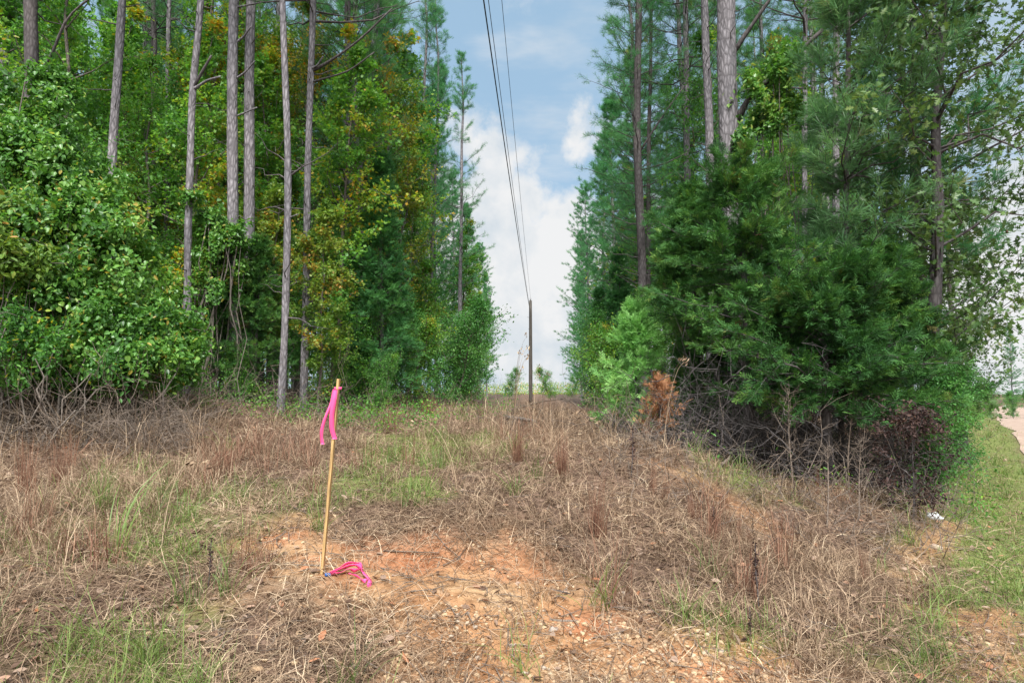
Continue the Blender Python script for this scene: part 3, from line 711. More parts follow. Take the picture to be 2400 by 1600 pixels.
WOOD_PINES = [pine_mesh(101, 20, .15, 4.8, 2.5, nb=150, needle=.2), pine_mesh(102, 19, .14, 4.0, 2.4, nb=150, needle=.2), pine_mesh(103, 18.5, .13, 3.4, 2.6, nb=150, needle=.2)]
EK = dict(tufts=4, needle=.23, prof_pow=.6, f0=.55, irr=(.35, 1.25), tpl=TUFTS_EDGE)
EDGE_PINES = [pine_mesh(111, 19, .15, 1.8, 2.6, 'needle_far', nb=190, **EK), pine_mesh(112, 18.5, .14, 1.6, 2.4, 'needle_far', nb=180, **EK), pine_mesh(113, 18, .14, 2.2, 2.6, 'needle_far', nb=170, **EK), pine_mesh(114, 18.5, .14, 2.0, 2.3, 'needle', nb=170, **EK)]
GUMS = [gum_mesh(121, 10, .07, 1.6, 1.7, nb=42, leaves=30, tint=(.42, .2)), gum_mesh(122, 12, .08, 2.2, 1.8, nb=46, leaves=28, tpl=STAR, size=.12, tint=(.5, .22)),
        gum_mesh(123, 8, .055, 1.0, 1.5, nb=36, leaves=32, leaf='teal', tint=(.45, .2))]
AUTUMNS = [gum_mesh(131, 11, .08, 2.5, 1.6, 'autumn', nb=38, leaves=26, size=.095, tint=(.27, .26)), gum_mesh(132, 8, .05, 1.2, 1.3, 'lime', STAR, nb=34, leaves=24, size=.12, tint=(.45, .25))]
SHRUBS = [gum_mesh(141, 3.6, .03, .2, 1.35, 'teal', nb=40, twigs=8, leaves=26, size=.085, el=.7), gum_mesh(142, 2.8, .025, .15, 1.1, 'gum', nb=36, twigs=8, leaves=24, size=.075, el=.7)]
CEDARS = [cedar_mesh(151, 6.0, .07, .3, .95, 'cedar_bright', nb=190, twigs=8, sprays=5), cedar_mesh(152, 4.2, .05, .5, 1.0, 'cedar', nb=130)]

def gpos(px, D):
    p = pt(px, YH, D); return (p[0], p[1], gz(p[0], p[1]))
def plant(name, label, cat, parts, px, D, sc=1., rz=None, group=None, tilt=(0, 0)):
    return thing(name, label, cat, gpos(px, D), parts, group, random.uniform(0, 6.28) if rz is None else rz, sc, tilt)

# ------------------------------------------------------------------ the pines of the left wood whose trunks stand out
def hero_pine(name, label, pix, D, wpx, h, z0, Lmax, seed, nb=70, limbs=(), nstub=18, leaf='needle', bark='bark', group=None, cat='tree', side=None, needle=.17, tpl=None, base=None):
    rs = np.random.default_rng(seed); r = wpx * D / F / 2 * .9
    P = [pt(px, py, D) for px, py in pix][::-1]
    g = gz(P[0][0], P[0][1]); b = np.array([P[0][0], D, g])
    P = [np.array([P[0][0], D, g - .3])] + [p for p in P if p[2] > g + .2]
    top = P[-1]
    if top[2] < g + h - 1:
        for k in range(1, 7):
            f = k / 6; P.append(np.array([top[0] + rs.normal(0, .06), D + rs.normal(0, .06), top[2] + (g + h - top[2]) * f]))
    P = np.array(P) - b
    zz = P[:, 2]; rad = np.interp(zz, [-.3, .25, 6, h * .8, h], [r * 1.3, r * 1.08, r, r * .6, .02])
    w, l = MB(), MB()
    Q = rough_trunk(w, P, rad, 12, rs, 0, .035)
    stubs(w, Q, r, 1.5, z0 + 1, nstub, rs)
    pine(w, l, Q, r, z0, h, Lmax, rs, nb, side=side, needle=needle, tpl=tpl)
    parts = [('trunk', w.mesh('pine_trunk', [M[bark], M['bark_dark']], False)), ('crown', l.mesh('pine_crown', [M[leaf]]))]
    for pl, rl, mt, lb in limbs:
        m2 = MB(); LP = []
        for k, (px, py) in enumerate(pl):
            LP.append(pt(px, py, D - (.0 if k == 0 else .12 * k)) - b)
        LP = np.array(LP); tt = np.linspace(0, 1, len(LP))
        t2 = np.linspace(0, 1, 9); LP2 = np.stack([np.interp(t2, tt, LP[:, c]) for c in range(3)], -1)
        LP2[1:-1] = (LP2[:-2] + 2 * LP2[1:-1] + LP2[2:]) / 4
        tubes(m2, LP2, np.linspace(rl, rl * .55, 9) * (1 + .08 * rs.normal(size=9)), 7, .5, 0, cap=True)
        parts.append(('limb', m2.mesh('broken_limb', [M[mt]], False), lb))
    return thing(name, label, cat, tuple(b), parts, group)
GL = 'pines with bare trunks in the left wood'
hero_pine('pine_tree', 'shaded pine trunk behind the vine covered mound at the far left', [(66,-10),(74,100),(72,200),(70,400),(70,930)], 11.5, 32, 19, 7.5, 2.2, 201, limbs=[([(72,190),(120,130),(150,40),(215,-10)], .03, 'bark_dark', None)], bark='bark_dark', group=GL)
hero_pine('pine_tree', 'leaning pine whose bare trunk curves right as it rises above the vine mound', [(281,-5),(272,150),(262,280),(256,380),(250,920)], 12.4, 21, 20, 9, 2.2, 202, group=GL)
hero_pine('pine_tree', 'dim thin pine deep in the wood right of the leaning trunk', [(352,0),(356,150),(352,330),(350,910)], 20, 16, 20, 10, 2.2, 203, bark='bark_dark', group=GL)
hero_pine('pine_tree', 'slim grey pine deep in the wood left of the forked trunk', [(388,0),(386,130),(384,320),(384,910)], 18, 13, 20, 10, 2.2, 204, group=GL)
hero_pine('pine_tree', 'slender pine with a forked broken limb partway up, vines at its foot', [(462,-5),(455,90),(441,200),(437,400),(430,560),(432,640),(426,900)], 12, 18, 19, 8.5, 2., 205,
          limbs=[([(443,205),(462,170),(486,128)], .035, 'bark_dark', 'dark snapped limb'), ([(443,207),(475,185),(506,176)], .03, 'bark', 'pale snapped limb')], group=GL)
hero_pine('pine_tree', 'tall straight grey pine with several pale broken limbs, left of a close pair', [(537,-5),(533,200),(534,400),(536,545),(538,930)], 12.6, 27, 21, 11, 2.3, 206,
          limbs=[([(540,18),(570,12),(600,6)], .022, 'bark', 'pale snapped limb'), ([(541,100),(560,85),(576,62)], .025, 'bark', 'pale snapped limb'), ([(541,182),(565,165),(586,140)], .022, 'bark', 'pale snapped limb'), ([(541,268),(565,258),(590,247)], .02, 'bark', 'pale snapped limb')], group=GL)
hero_pine('pine_tree', 'tall rough barked grey pine, the right one of a close pair', [(577,-5),(572,150),(573,400),(571,600),(570,690),(568,930)], 13.0, 26, 21, 11, 2.3, 207, group=GL)
hero_pine('pine_tree', 'slim pine bowed slightly right, standing before the wood with its whole trunk bare', [(648,-5),(655,180),(662,350),(661,500),(656,700),(652,820),(643,945)], 11.5, 17, 17, 7.6, 1.7, 208,
          limbs=[([(664,500),(685,492)], .015, 'bark', None)], group=GL)
hero_pine('pine_tree', 'brownish pine right of the bowed trunk with long dark limbs reaching right', [(720,-5),(713,200),(706,400),(704,640),(697,945)], 12.8, 17, 19, 7.5, 2.6, 209,
          limbs=[([(714,165),(760,140),(830,90),(900,20)], .03, 'bark_dark', 'long dark limb'), ([(712,190),(800,165),(860,120)], .02, 'bark_dark', 'long dark limb'), ([(712,160),(730,150),(742,130)], .025, 'bark', 'pale stub')], group=GL)
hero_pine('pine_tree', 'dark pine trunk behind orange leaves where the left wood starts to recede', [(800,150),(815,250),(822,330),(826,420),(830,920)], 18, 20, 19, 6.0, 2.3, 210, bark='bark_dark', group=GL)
hero_pine('pine_tree', 'pale thin pine along the left edge of the clearing with a bare lower trunk', [(975,380),(962,460),(955,560),(945,690),(938,920)], 27, 11, 19, 6.5, 2., 211, leaf='needle_far', group=GL)
hero_pine('pine_tree', 'thinner twin of the pale pine along the left edge, just to its right', [(1000,450),(992,560),(990,690),(985,920)], 29, 9, 18.5, 6.5, 1.9, 212, leaf='needle_far', group=GL)
hero_pine('pine_tree', 'short visible trunk above the rounded green shrubs of the left edge', [(1060,500),(1057,640),(1056,760),(1055,920)], 34, 10, 18, 6, 1.9, 213, leaf='needle_far', group=GL)

GR = 'pines with bare trunks in the right wood'
hero_pine('pine_tree', 'thickest pine, pale grey plated bark and two heavy broken limbs, behind the dark cedar', [(1668,-10),(1668,120),(1672,250),(1674,330),(1682,450),(1690,1060)], 12, 50, 22, 9.5, 2.6, 221,
          limbs=[([(1686,120),(1712,80),(1740,40),(1775,-10)], .05, 'bark_dark', 'heavy upper limb'), ([(1690,285),(1706,245),(1735,205),(1800,160),(1850,105),(1890,68)], .06, 'bark_dark', 'heavy snapped limb')], group=GR)
hero_pine('pine_tree', 'straight brownish pine just left of the thickest trunk', [(1618,-5),(1622,150),(1630,300),(1634,940)], 16.5, 22, 21, 10.5, 2.3, 222, group=GR)
hero_pine('pine_tree', 'reddish thin straight pine, second trunk left of the thickest one', [(1574,-5),(1577,200),(1578,420),(1580,940)], 19, 17, 20, 9.5, 2.3, 223, group=GR)
hero_pine('pine_tree', 'dark pine at the left corner of the right wood with tufted limbs against the sky', [(1468,-10),(1465,150),(1462,300),(1468,450),(1475,600),(1476,940)], 17, 21, 19, 4.2, 1.35, 224, nb=95,
          limbs=[([(1472,345),(1500,300),(1530,255),(1570,200)], .028, 'bark_dark', None), ([(1474,390),(1530,375),(1580,350)], .02, 'bark_dark', None)], leaf='needle_far', bark='bark_dark', group=GR)
hero_pine('pine_tree', 'second dark pine close behind the corner pine of the right wood', [(1496,-5),(1494,200),(1490,300),(1488,940)], 21, 12, 19, 5, 1.5, 225, leaf='needle_far', bark='bark_dark', group=GR)
hero_pine('pine_tree', 'thin pine trunk between the thick pine and the tangle on the right', [(1850,-5),(1848,280),(1848,960)], 16, 14, 19, 8, 2.2, 226, group=GR)
hero_pine('pine_tree', 'pale pine trunk showing through long needles right of the snapped limb', [(1922,-5),(1920,150),(1920,960)], 15.5, 18, 20, 8.5, 2.2, 227, group=GR)

# pines along the receding edges of the clearing
for k, (px, D, s, lb) in enumerate([(790,24,1.03,'large feathery pine standing where the left edge meets the top of the picture'), (875,29,1.02,'full green pine on the left edge, tallest against the sky'),
     (955,36,1.0,'pine on the left edge with a ragged tip leaning over the clearing'), (1003,44,.97,'mid distance pine on the left edge above the pale birch-thin trunks'),
     (1045,53,.98,'dense pine on the left edge beside the bright cloud'), (1072,64,.98,'far dark pine on the left edge, lower than its neighbours'), (1098,78,.95,'small far pine near the end of the left edge'), (1118,94,.9,'last pine at the far end of the left edge')]):
    plant('pine_tree', lb, 'tree', EDGE_PINES[k % 4], px, D, (s * random.uniform(.8, 1.2), s * random.uniform(.8, 1.2), s * random.uniform(.95, 1.05)), tilt=(random.uniform(-.03, .03), random.uniform(-.03, .03)), group='pines along the left edge of the clearing')
for k, (px, D, s, lb) in enumerate([(1425,36,.93,'pointed pine on the right edge whose tip stands clear against the blue sky'), (1385,45,.96,'dense pine on the right edge beside the small white cloud'),
     (1485,30,.9,'pine behind the corner pine of the right wood'), (1362,56,.95,'narrow pine further along the right edge'), (1345,71,.95,'far pine on the right edge with its crown at cloud level'), (1336,90,.9,'last pine at the far end of the right edge'), (1440,52,1.,'pine in the second row of the right edge')]):
    plant('pine_tree', lb, 'tree', EDGE_PINES[(k + 1) % 4], px, D, (s * random.uniform(.8, 1.2), s * random.uniform(.8, 1.2), s), tilt=(random.uniform(-.03, .03), random.uniform(-.03, .03)), group='pines along the right edge of the clearing')
# pines deep in the woods
for k in range(46):
    D = random.uniform(18, 46); px = random.uniform(-140, 900 + 3.2 * (D - 18))
    plant('pine_tree', 'pine deep in the left wood, mostly hidden behind nearer trees', 'tree', WOOD_PINES[k % 3], px, D, random.uniform(.9, 1.1), group='pines deep in the left wood')
for k in range(17):
    D = random.uniform(19, 44); lo = 1500 - 3.0 * (D - 19); px = random.uniform(max(lo, 1440), 2030)
    plant('pine_tree', 'pine deep in the right wood, mostly hidden behind nearer trees', 'tree', WOOD_PINES[k % 3], px, D, random.uniform(.85, 1.05), group='pines deep in the right wood')

# ------------------------------------------------------------------ broadleaf trees of the left wood
for k, (px, D, s, kind, lb) in enumerate([
    (330,14.5,1.0,'g0','leafy green understory tree right of the vine mound'), (200,15.5,1.05,'g1','star leaved gum tree rising behind the vine mound'), (455,19,1.,'a0','tree with yellow and orange leaves behind the forked pine'),
    (625,17,1.05,'g1','gum tree filling the gap between the close pair and the bowed pine'), (690,15.5,.95,'g2','blue green leafy tree behind the bowed pine'), (770,15,.95,'g1','leafy gum tree between the stake and the tall cedar'),
    (735,18.5,1.,'a0','yellow leaved tree above the bowed pine'), (845,19.5,1.0,'a0','orange and yellow tree beside the dark trunk left of the clearing'), (905,21,.8,'a0','golden leaved tree above the tall cedar'),
    (930,24,.9,'g0','green leafy tree right of the tall cedar'), (965,27,.75,'a1','lime green tree below the pale pines of the left edge'), (1010,32,.8,'g2','leafy tree above the rounded shrubs of the left edge'), (1045,38,.85,'g1','far gum tree on the left edge with a thin open top'),
    (1060,46,.9,'g2','dark leafy tree on the left edge near its end'), (1095,58,.9,'g0','far leafy tree at the end of the left edge'), (560,21,1.,'g0','green tree deep behind the close pair of pines'), (400,20,1.05,'g2','dark leafy tree deep behind the forked pine'),
    (395,13.6,.9,'g1','leafy gum tree between the leaning pine and the forked pine'), (490,18,1.15,'g0','tall green understory tree behind the forked pine'), (610,20,1.2,'g2','tall blue green tree deep between the close pair and the bowed pine'),
    (680,20.5,1.15,'a0','yellow leaved tree deep behind the bowed pine'), (790,22,1.2,'g0','tall green tree deep behind the dark trunk'), (255,17,1.2,'g1','tall gum tree behind the leaning pine'), (70,17.5,1.25,'g2','tall leafy tree behind the shaded pine at the far left'), (860,26,1.2,'g1','tall gum tree above the tall narrow cedar'),
    (120,13.5,1.05,'g0','green leaved tree over the top of the vine mound'), (20,14.5,1.05,'g1','gum tree at the far left above the vine mound'), (300,24,1.1,'a0','tree with scattered orange leaves behind the leaning pine')]):
    T = {'g0': GUMS[0], 'g1': GUMS[1], 'g2': GUMS[2], 'a0': AUTUMNS[0], 'a1': AUTUMNS[1]}[kind]
    plant('broadleaf_tree', lb, 'tree', T, px, D, s * (.72 if D < 17.2 and px > 150 else 1.), group='broadleaf trees in the left wood')
for k in range(30):
    D = random.uniform(18, 38); px = random.uniform(-120, 860 + 4.5 * (D - 18))
    plant('broadleaf_tree', 'leafy tree deep in the left wood, mostly hidden', 'tree', GUMS[k % 3] if k % 4 else AUTUMNS[0], px, D, random.uniform(.75, 1.1), group='leafy trees deep in the left wood')
for k in range(22):
    D = random.uniform(16.5, 40); px = random.uniform(max(1400, 1560 - 6 * (D - 16)), 1970)
    plant('broadleaf_tree', 'leafy tree deep in the right wood, mostly hidden', 'tree', GUMS[k % 3] if k % 5 else AUTUMNS[0], px, D, random.uniform(.75, 1.1), group='leafy trees deep in the right wood')
plant('maple_sapling', 'lime green maple sapling with layered leaves right of the bowed pine', 'tree', AUTUMNS[1], 735, 12.6, .5)
plant('maple_sapling', 'yellow green sapling with orange touches in front of the close pair', 'tree', AUTUMNS[1], 625, 13.6, .55)
# cedars and shrubs of the left edge
plant('cedar_tree', 'tall narrow dark cedar at the corner where the left wood recedes', 'cedar', CEDARS[0], 872, 15, .93)
plant('cedar_tree', 'bushy cedar under the close pair of pines', 'cedar', CEDARS[1], 588, 12.8, .72)
plant('cedar_tree', 'low dark cedar left of the bowed pine trunk', 'cedar', CEDARS[1], 505, 12.6, .62)
plant('cedar_tree', 'shorter green cedar beside the tall narrow one', 'cedar', CEDARS[0], 800, 17, .7)
for px, D, s, kd, lb in [(985,20,.9,0,'rounded bright green shrub at the near end of the row on the left edge'), (1040,23,1.0,0,'large rounded green shrub in the row on the left edge'), (1062,27,1.0,0,'rounded shrub at the far end of the row on the left edge'),
      (925,17.5,.75,1,'low green shrub at the foot of the tall narrow cedar'), (1085,36,1.0,0,'far shrub where the left edge meets the grass crest'), (820,14.5,.75,1,'leafy shrub behind the top of the stake'), (745,13.2,.5,1,'small leafy shrub right of the bowed pine foot'), (450,12.4,.55,1,'small shrub at the foot of the forked pine'),
      (560,12.2,.35,1,'tiny shrub at the wood edge below the close pair'), (870,13.2,.4,1,'tiny shrub at the wood edge right of the stake')]:
    plant('leafy_shrub', lb, 'shrub', SHRUBS[kd], px, D, s, group='shrubs along the left wood edge')

# vine covered mounds at the left
def mound(name, label, cat, spec, n, seed, size=.085, tpl=HEART, leaf='vine', tint=(.5, .2), stems=26, group=None):
    rs = np.random.default_rng(seed)
    B = []
    for px, py, D, r, sx, sz in spec:
        p = pt(px, py, D); B.append((p[0], p[1], p[2], r * sx, r, r * sz))
    B = np.array(B); bx, by = B[:, 0].mean(), B[:, 1].mean(); b = np.array([bx, by, gz(bx, by)])
    B[:, :3] -= b
    w, l = MB(), MB(); C = blobs(l, B, n, rs, size, tpl, tint)
    k = rs.integers(0, len(C), n // 4); C3 = C[k] + rs.normal(0, .07, (len(k), 3))
    scatter(l, LEAF, C3, rs.normal(0, .6, C3.shape) + np.array([0, 0, -.3]), rs.normal(0, .5, C3.shape) + np.array([0, -.3, .7]), size * rs.uniform(.45, 1.4, len(k)), np.clip(rs.normal(tint[0] + .18, .28, len(k)), 0, 1))
    k = rs.integers(0, len(C), 60); P = bent(C[k], rs.uniform(0, 6.283, 60), rs.uniform(.15, .5, 60), rs.uniform(-.3, 1.2, 60), rs.normal(-.1, .2, 60), 5, rs, .05)
    tubes(w, P, np.tile([[.004, .0035, .003, .002, .001]], (60, 1)), 4, .6)
    k = rs.integers(0, len(C), stems); E = C[k]; S = np.stack([E[:, 0] * .7 + rs.normal(0, .3, stems), E[:, 1] * .5 + rs.normal(0, .3, stems), np.full(stems, -.2)], -1)
    t = np.linspace(0, 1, 6)[None, :, None]
    P = S[:, None] * (1 - t) + E[:, None] * t + rs.normal(0, .09, (stems, 6, 3)) * np.sin(t * math.pi)
    tubes(w, P, rs.uniform(.006, .022, stems)[:, None] * np.linspace(1, .4, 6)[None], 5, .5)
    return thing(name, label, cat, tuple(b), [('stems', w.mesh('vine_stems', [M['bark_oak']], False)), ('leaves', l.mesh('vine_leaves', [M[leaf]]))], group)
GV = 'vine covered mounds at the left'
mound('vine_mound', 'tall column of glossy green vine leaves over a hidden tree at the far left', 'vine', [(80,250,10.2,.55,1.,1.1),(110,340,10,.75,1.,1.1),(60,430,9.8,1.0,1.,1.),(170,450,10,.75,1.,1.),(-60,380,9.8,1.0,1.,1.2)], 21000, 301, size=.066, group=GV)
mound('vine_mound', 'broad slope of green vine leaves below the tall leafy column', 'vine', [(60,600,9.2,1.05,1.1,1.),(190,580,9.6,1.0,1.,1.),(280,660,9.6,.85,1.,1.),(130,720,9.2,.95,1.1,.9),(-60,700,9,1.0,1.,1.)], 30000, 302, size=.066, group=GV)
mound('vine_mound', 'low skirt of small bright vine leaves sloping down to the dead brush', 'vine', [(250,790,9.2,.7,1.2,.8),(350,790,9.6,.65,1.1,.8),(400,850,9.6,.42,1.1,.8),(310,850,9.0,.5,1.2,.6),(200,860,9.0,.5,1.2,.6),(90,850,8.9,.5,1.2,.6),(-20,840,8.9,.55,1.2,.6)], 26000, 303, size=.062, group=GV)
mound('vine_mound', 'vine leaves climbing between the forked pine and the close pair', 'vine', [(480,520,12.3,.4,.9,1.),(505,580,12.3,.5,.9,1.2),(500,660,12.3,.45,1.,1.1),(455,480,12.1,.3,.8,1.3)], 7000, 304, size=.066, group=GV)
mound('olive_shrub', 'olive green shrub with narrow leaves at the left border', 'shrub', [(20,520,8.7,.42,1.,.8),(40,600,8.6,.45,1.,.8),(-30,620,8.5,.6,1.,1.)], 4200, 305, .08, LEAF, 'lime', (.25, .2))
mound('olive_shrub', 'thin dull shrub above the dead brush at the left border', 'shrub', [(40,800,8.3,.55,1.1,.8),(130,830,8.4,.5,1.2,.7),(-40,850,8.2,.6,1.,.8)], 3800, 306, .06, LEAF, 'gum', (.35, .25))
# vine hanging from the thick pine's snapped limb
mound('hanging_vine', 'bright green vine draped over the snapped limb of the thickest pine', 'vine', [(1775,175,11.6,.42,1.,.8),(1760,240,11.6,.42,1.,1.),(1800,270,11.6,.38,1.,1.),(1735,300,11.6,.35,1.,1.),(1800,130,11.6,.25,1.2,.7)], 5200, 307, .075, STAR, 'vine', (.55, .2), stems=14)

# ------------------------------------------------------------------ right wood
wide = lambda f: np.sin(np.clip(.25 + f * .75, 0, 1) * math.pi) ** .6
big = cedar_mesh(401, 4.1, .1, 1.9, 1.3, 'cedar', nb=78, twigs=12, sprays=10, el=.1, prof=lambda f: np.clip(1.15 - f * .75, .25, 1) * (.6 + .75 * np.sin(f * 23 + 1) ** 2), size=.15)
plant('cedar_tree', 'large dark green cedar in front of the thickest pine', 'cedar', big, 1715, 9.6, 1., .4)
low = cedar_mesh(402, 2.7, .08, 1.0, 1.4, 'cedar', nb=95, twigs=12, sprays=9, el=.0, prof=lambda f: np.clip(1.1 - f * .6, .2, 1) * (.75 + .5 * np.sin(f * 19) ** 2), size=.16)
plant('cedar_tree', 'wide low cedar with drooping boughs over the dark brush on the right', 'cedar', low, 1900, 8.6, .92, 1.)
low2 = cedar_mesh(403, 3.6, .07, 1.1, 1.2, 'cedar', nb=90, twigs=11, sprays=8, el=.0, size=.17)
plant('cedar_tree', 'cedar bough mass between the low cedar and the oak', 'cedar', low2, 2040, 9.2, .9, 2.)
plant('cedar_tree', 'shaded cedar behind the big dark one, lower left of it', 'cedar', cedar_mesh(406, 4.2, .07, 2.3, .85, 'cedar', nb=80, twigs=10, sprays=8, el=.1, size=.17), 1600, 11.4, 1., 3.3)
plant('cedar_tree', 'low dark cedar between the bright sapling and the thickest pine', 'cedar', CEDARS[1], 1585, 10.7, .55)
plant('cedar_tree', 'low shaded cedar at the foot of the thickest pine', 'cedar', CEDARS[1], 1672, 11.0, .5)
young = cedar_mesh(404, 1.95, .025, .15, .78, 'cypress', nb=40, twigs=9, sprays=7, size=.15, el=.4, droop=-.05)
plant('cedar_sapling', 'bright fresh green conifer sapling at the left foot of the right wood', 'sapling', young, 1468, 11.3, 1.1, .3)
rust = cedar_mesh(405, .95, .012, .2, .38, 'rust', nb=26, twigs=5, sprays=4, size=.12, el=.75, droop=.1)
plant('dead_sapling', 'rust brown dead conifer sapling right of the bright green one', 'sapling', rust, 1503, 9.0, .95, .3, tilt=(0, .08))
# long needled pine of the tangle
def tangle_pine(label, pix, D, wpx, h, z0, Lmax, seed, nb, side, cones=0, leaf='needle_olive', **kw):
    o = hero_pine('pine_tree', label, pix, D, wpx, h, z0, Lmax, seed, nb, leaf=leaf, bark='bark_dark', side=side, needle=.21, tpl=TUFTS_FINE, nstub=16)
    if cones:
        rs = np.random.default_rng(seed); b = np.array(o.location)
        for k in range(cones):
            z = rs.uniform(3.5, 6.5); a = rs.uniform(-.7, .5); r = Lmax * rs.uniform(.8, 1.15)
            mbc = MB(); tv = ROCKS[k % 5][0] * np.array([.05, .05, .1]) + np.array([math.cos(a) * r, math.sin(a) * r, z])
            mbc.add(tv, ROCKS[k % 5][1]); link('pine_cone', mbc.mesh('pine_cone', [M['cone']]), o)
    return o
tangle_pine('olive pine with long soft needles in the middle of the right tangle', [(1950,250),(1942,450),(1942,560),(1930,1030)], 9.8, 13, 9, 2.8, 1.5, 411, 78, (.9, -.7), leaf='needle_olive')
tangle_pine('long needled pine behind the oak, with cones on its outer limbs', [(2100,250),(2095,450),(2090,1030)], 10.8, 14, 10.5, 3.0, 1.6, 412, 60, (1.0, -.3), cones=9, leaf='needle_far')
# oak
rs = np.random.default_rng(421); w, l = MB(), MB()
Q = straight(9.5, (.6, -.3), .08, rs, 10); Q = rough_trunk(w, Q, np.interp(Q[:, 2], [-.3, .3, 9.5], [.16, .12, .015]), 8, rs)
broadleaf(w, l, Q, 1.5, 9.3, 1.75, rs, nb=54, twigs=9, leaves=20, size=.12, tpl=OAK, el=.3, tint=(.45, .2), side=(.5, -.2), spread=.16)
OAKP = [('trunk', w.mesh('oak_trunk', [M['bark_dark'], M['bark_dark']], False)), ('crown', l.mesh('oak_crown', [M['oak']]))]
plant('oak_tree', 'olive leaved oak at the right end of the wood beside the road verge', 'tree', OAKP, 2130, 9.4, .95, 0.)
plant('oak_tree', 'oak behind with dark lobed leaves against the sky in the upper right', 'tree', OAKP, 2150, 11.5, 1.05, 2.2)
plant('oak_tree', 'oak further along the verge, its leaves hanging at the right border', 'tree', OAKP, 2205, 15.5, .7, 4.0)
plant('leafy_shrub', 'blue green leafy shrub at the foot of the oak', 'shrub', SHRUBS[0], 2130, 8.9, .42)
plant('leafy_shrub', 'leafy shrub by the verge behind the dead leaved bush', 'shrub', SHRUBS[0], 2190, 11.5, .5)
plant('leafy_shrub', 'green shrub at the inner foot of the right wood near the bright sapling', 'shrub', SHRUBS[1], 1395, 17.5, .8)
plant('leafy_shrub', 'low leafy shrub on the right edge beyond the bright sapling', 'shrub', SHRUBS[0], 1410, 24, 1.0)
plant('leafy_shrub', 'far shrub at the end of the right edge', 'shrub', SHRUBS[0], 1390, 38, 1.1)
plant('cedar_tree', 'cedar on the right edge behind the bright sapling', 'cedar', CEDARS[0], 1425, 19, .75)
plant('cedar_tree', 'dark cedar further back on the right edge', 'cedar', CEDARS[0], 1378, 30, .9)
# dead leaved bush
rs = np.random.default_rng(431); w, l = MB(), MB()
Q = straight(1.35, (.1, 0), .03, rs, 7); Q = rough_trunk(w, Q, np.linspace(.016, .006, len(Q)), 6, rs)
broadleaf(w, l, Q, .15, 1.35, .55, rs, nb=26, twigs=6, leaves=14, size=.052, tpl=LEAF, el=.5, tint=(.4, .25), up=.1, spread=.07)
plant('dead_bush', 'dead bush with shrivelled dark brown leaves at the right end of the wood', 'bush', [('stems', w.mesh('bush_stems', [M['bark_dark'], M['bark_dark']], False)), ('leaves', l.mesh('bush_leaves', [M['dead']]))], 2088, 7.2, .8)

# bare dead saplings in the dark under the cedars
def bare_sapling(seed, h, R, nb=26, leafless=True):
    rs = np.random.default_rng(seed); w = MB()
    Q = straight(h, (rs.normal(0, .1), 0), .02, rs, 8); Q = rough_trunk(w, Q, np.linspace(.014, .004, len(Q)), 6, rs)
    z = np.sort(rs.uniform(h * .25, h, nb)); az = np.arange(nb) * 2.4
    P = bent(axis_at(Q, z), az, R * (1.1 - z / h) * rs.uniform(.6, 1.2, nb) + .05, rs.uniform(.4, 1., nb), rs.normal(.1, .1, nb), 5, rs, .05)
    tubes(w, P, np.tile([[.005, .004, .003, .002, .001]], (nb, 1)), 4)
    B, D = along(P, np.tile([[.4, .6, .8]], (nb, 1))); B = B.reshape(-1, 3); D = norm(D.reshape(-1, 3) + rs.normal(0, .5, (len(B), 3)))
    tubes(w, np.stack([B, B + D * rs.uniform(.06, .22, (len(B), 1))], 1), np.tile([[.003, .001]], (len(B), 1)), 3)
    return w.mesh('bare_sapling', [M['twig']], False)
S1, S2 = bare_sapling(441, 1.15, .45), bare_sapling(442, 1.0, .35, 18)
for px, D, s, me, lb in [(1812,8.0,1.0,S1,'pale bare dead sapling under the left side of the low cedar'), (1942,8.0,1.0,S2,'bare dead sapling with upswept twigs under the middle of the low cedar'),
        (1890,6.6,.75,S2,'forked bare stem leaning in the dry grass before the dark brush'), (1960,6.9,.7,S1,'bare branching stem in the grass right of the forked one')]:
    g = gpos(px, D); o = link('bare_sapling', me, None, g); o.scale = (s, s, s); o.rotation_euler = (0, random.uniform(-.12, .12), random.uniform(0, 6)); tagged(o, lb, 'sapling', 'bare dead saplings')

# dead brush tangles at both wood edges
def brush(name, label, regions, n, seed, mat, Lr=(.3, 1.2), rr=(.002, .0065)):
    rs = np.random.default_rng(seed); mbb = MB()
    for px0, px1, D0, D1, zmax, share in regions:
        m = int(n * share); D = rs.uniform(D0, D1, m); px = rs.uniform(px0, px1, m)
        x = (px - CX) / F * D; g = H(x, D)
        base = np.stack([x, D, g + rs.uniform(-.05, zmax, m) * rs.random(m)], -1)
        L = rs.uniform(*Lr, m)
        P = bent(base, rs.uniform(0, 6.283, m), L, rs.uniform(-.1, 1.4, m), rs.normal(-.2, .3, m), 6, rs, .06)
        tubes(mbb, P, rs.uniform(*rr, m)[:, None] * np.linspace(1, .3, 6)[None], 4, rs.random(m))
        B, Dd = along(P, rs.uniform(.2, .9, (m, 3))); B = B.reshape(-1, 3); Dd = norm(Dd.reshape(-1, 3) + rs.normal(0, .7, (len(B), 3)))
        E = B + Dd * rs.uniform(.08, .4, (len(B), 1))
        tubes(mbb, np.stack([B, (B + E) / 2 + rs.normal(0, .02, B.shape), E], 1), np.tile([[.003, .0022, .001]], (len(B), 1)), 3, .5)
    return stuff(name, label, 'brush', mbb, [mat])
brush('dead_brush', 'grey tangle of dead sticks at the foot of the left wood', [(-60,430,8.0,9.8,.28,.75),(300,900,10.5,13,.3,.17),(700,1150,12,20,.3,.08)], 1150, 451, M['twig'])
brush('dead_brush', 'dark tangle of bare branches under the cedars of the right wood', [(1540,2120,8.2,11,1.5,.62),(1400,1700,9,12,.4,.2),(1560,2100,9,12.5,2.6,.18)], 2000, 452, M['bark_dark'])
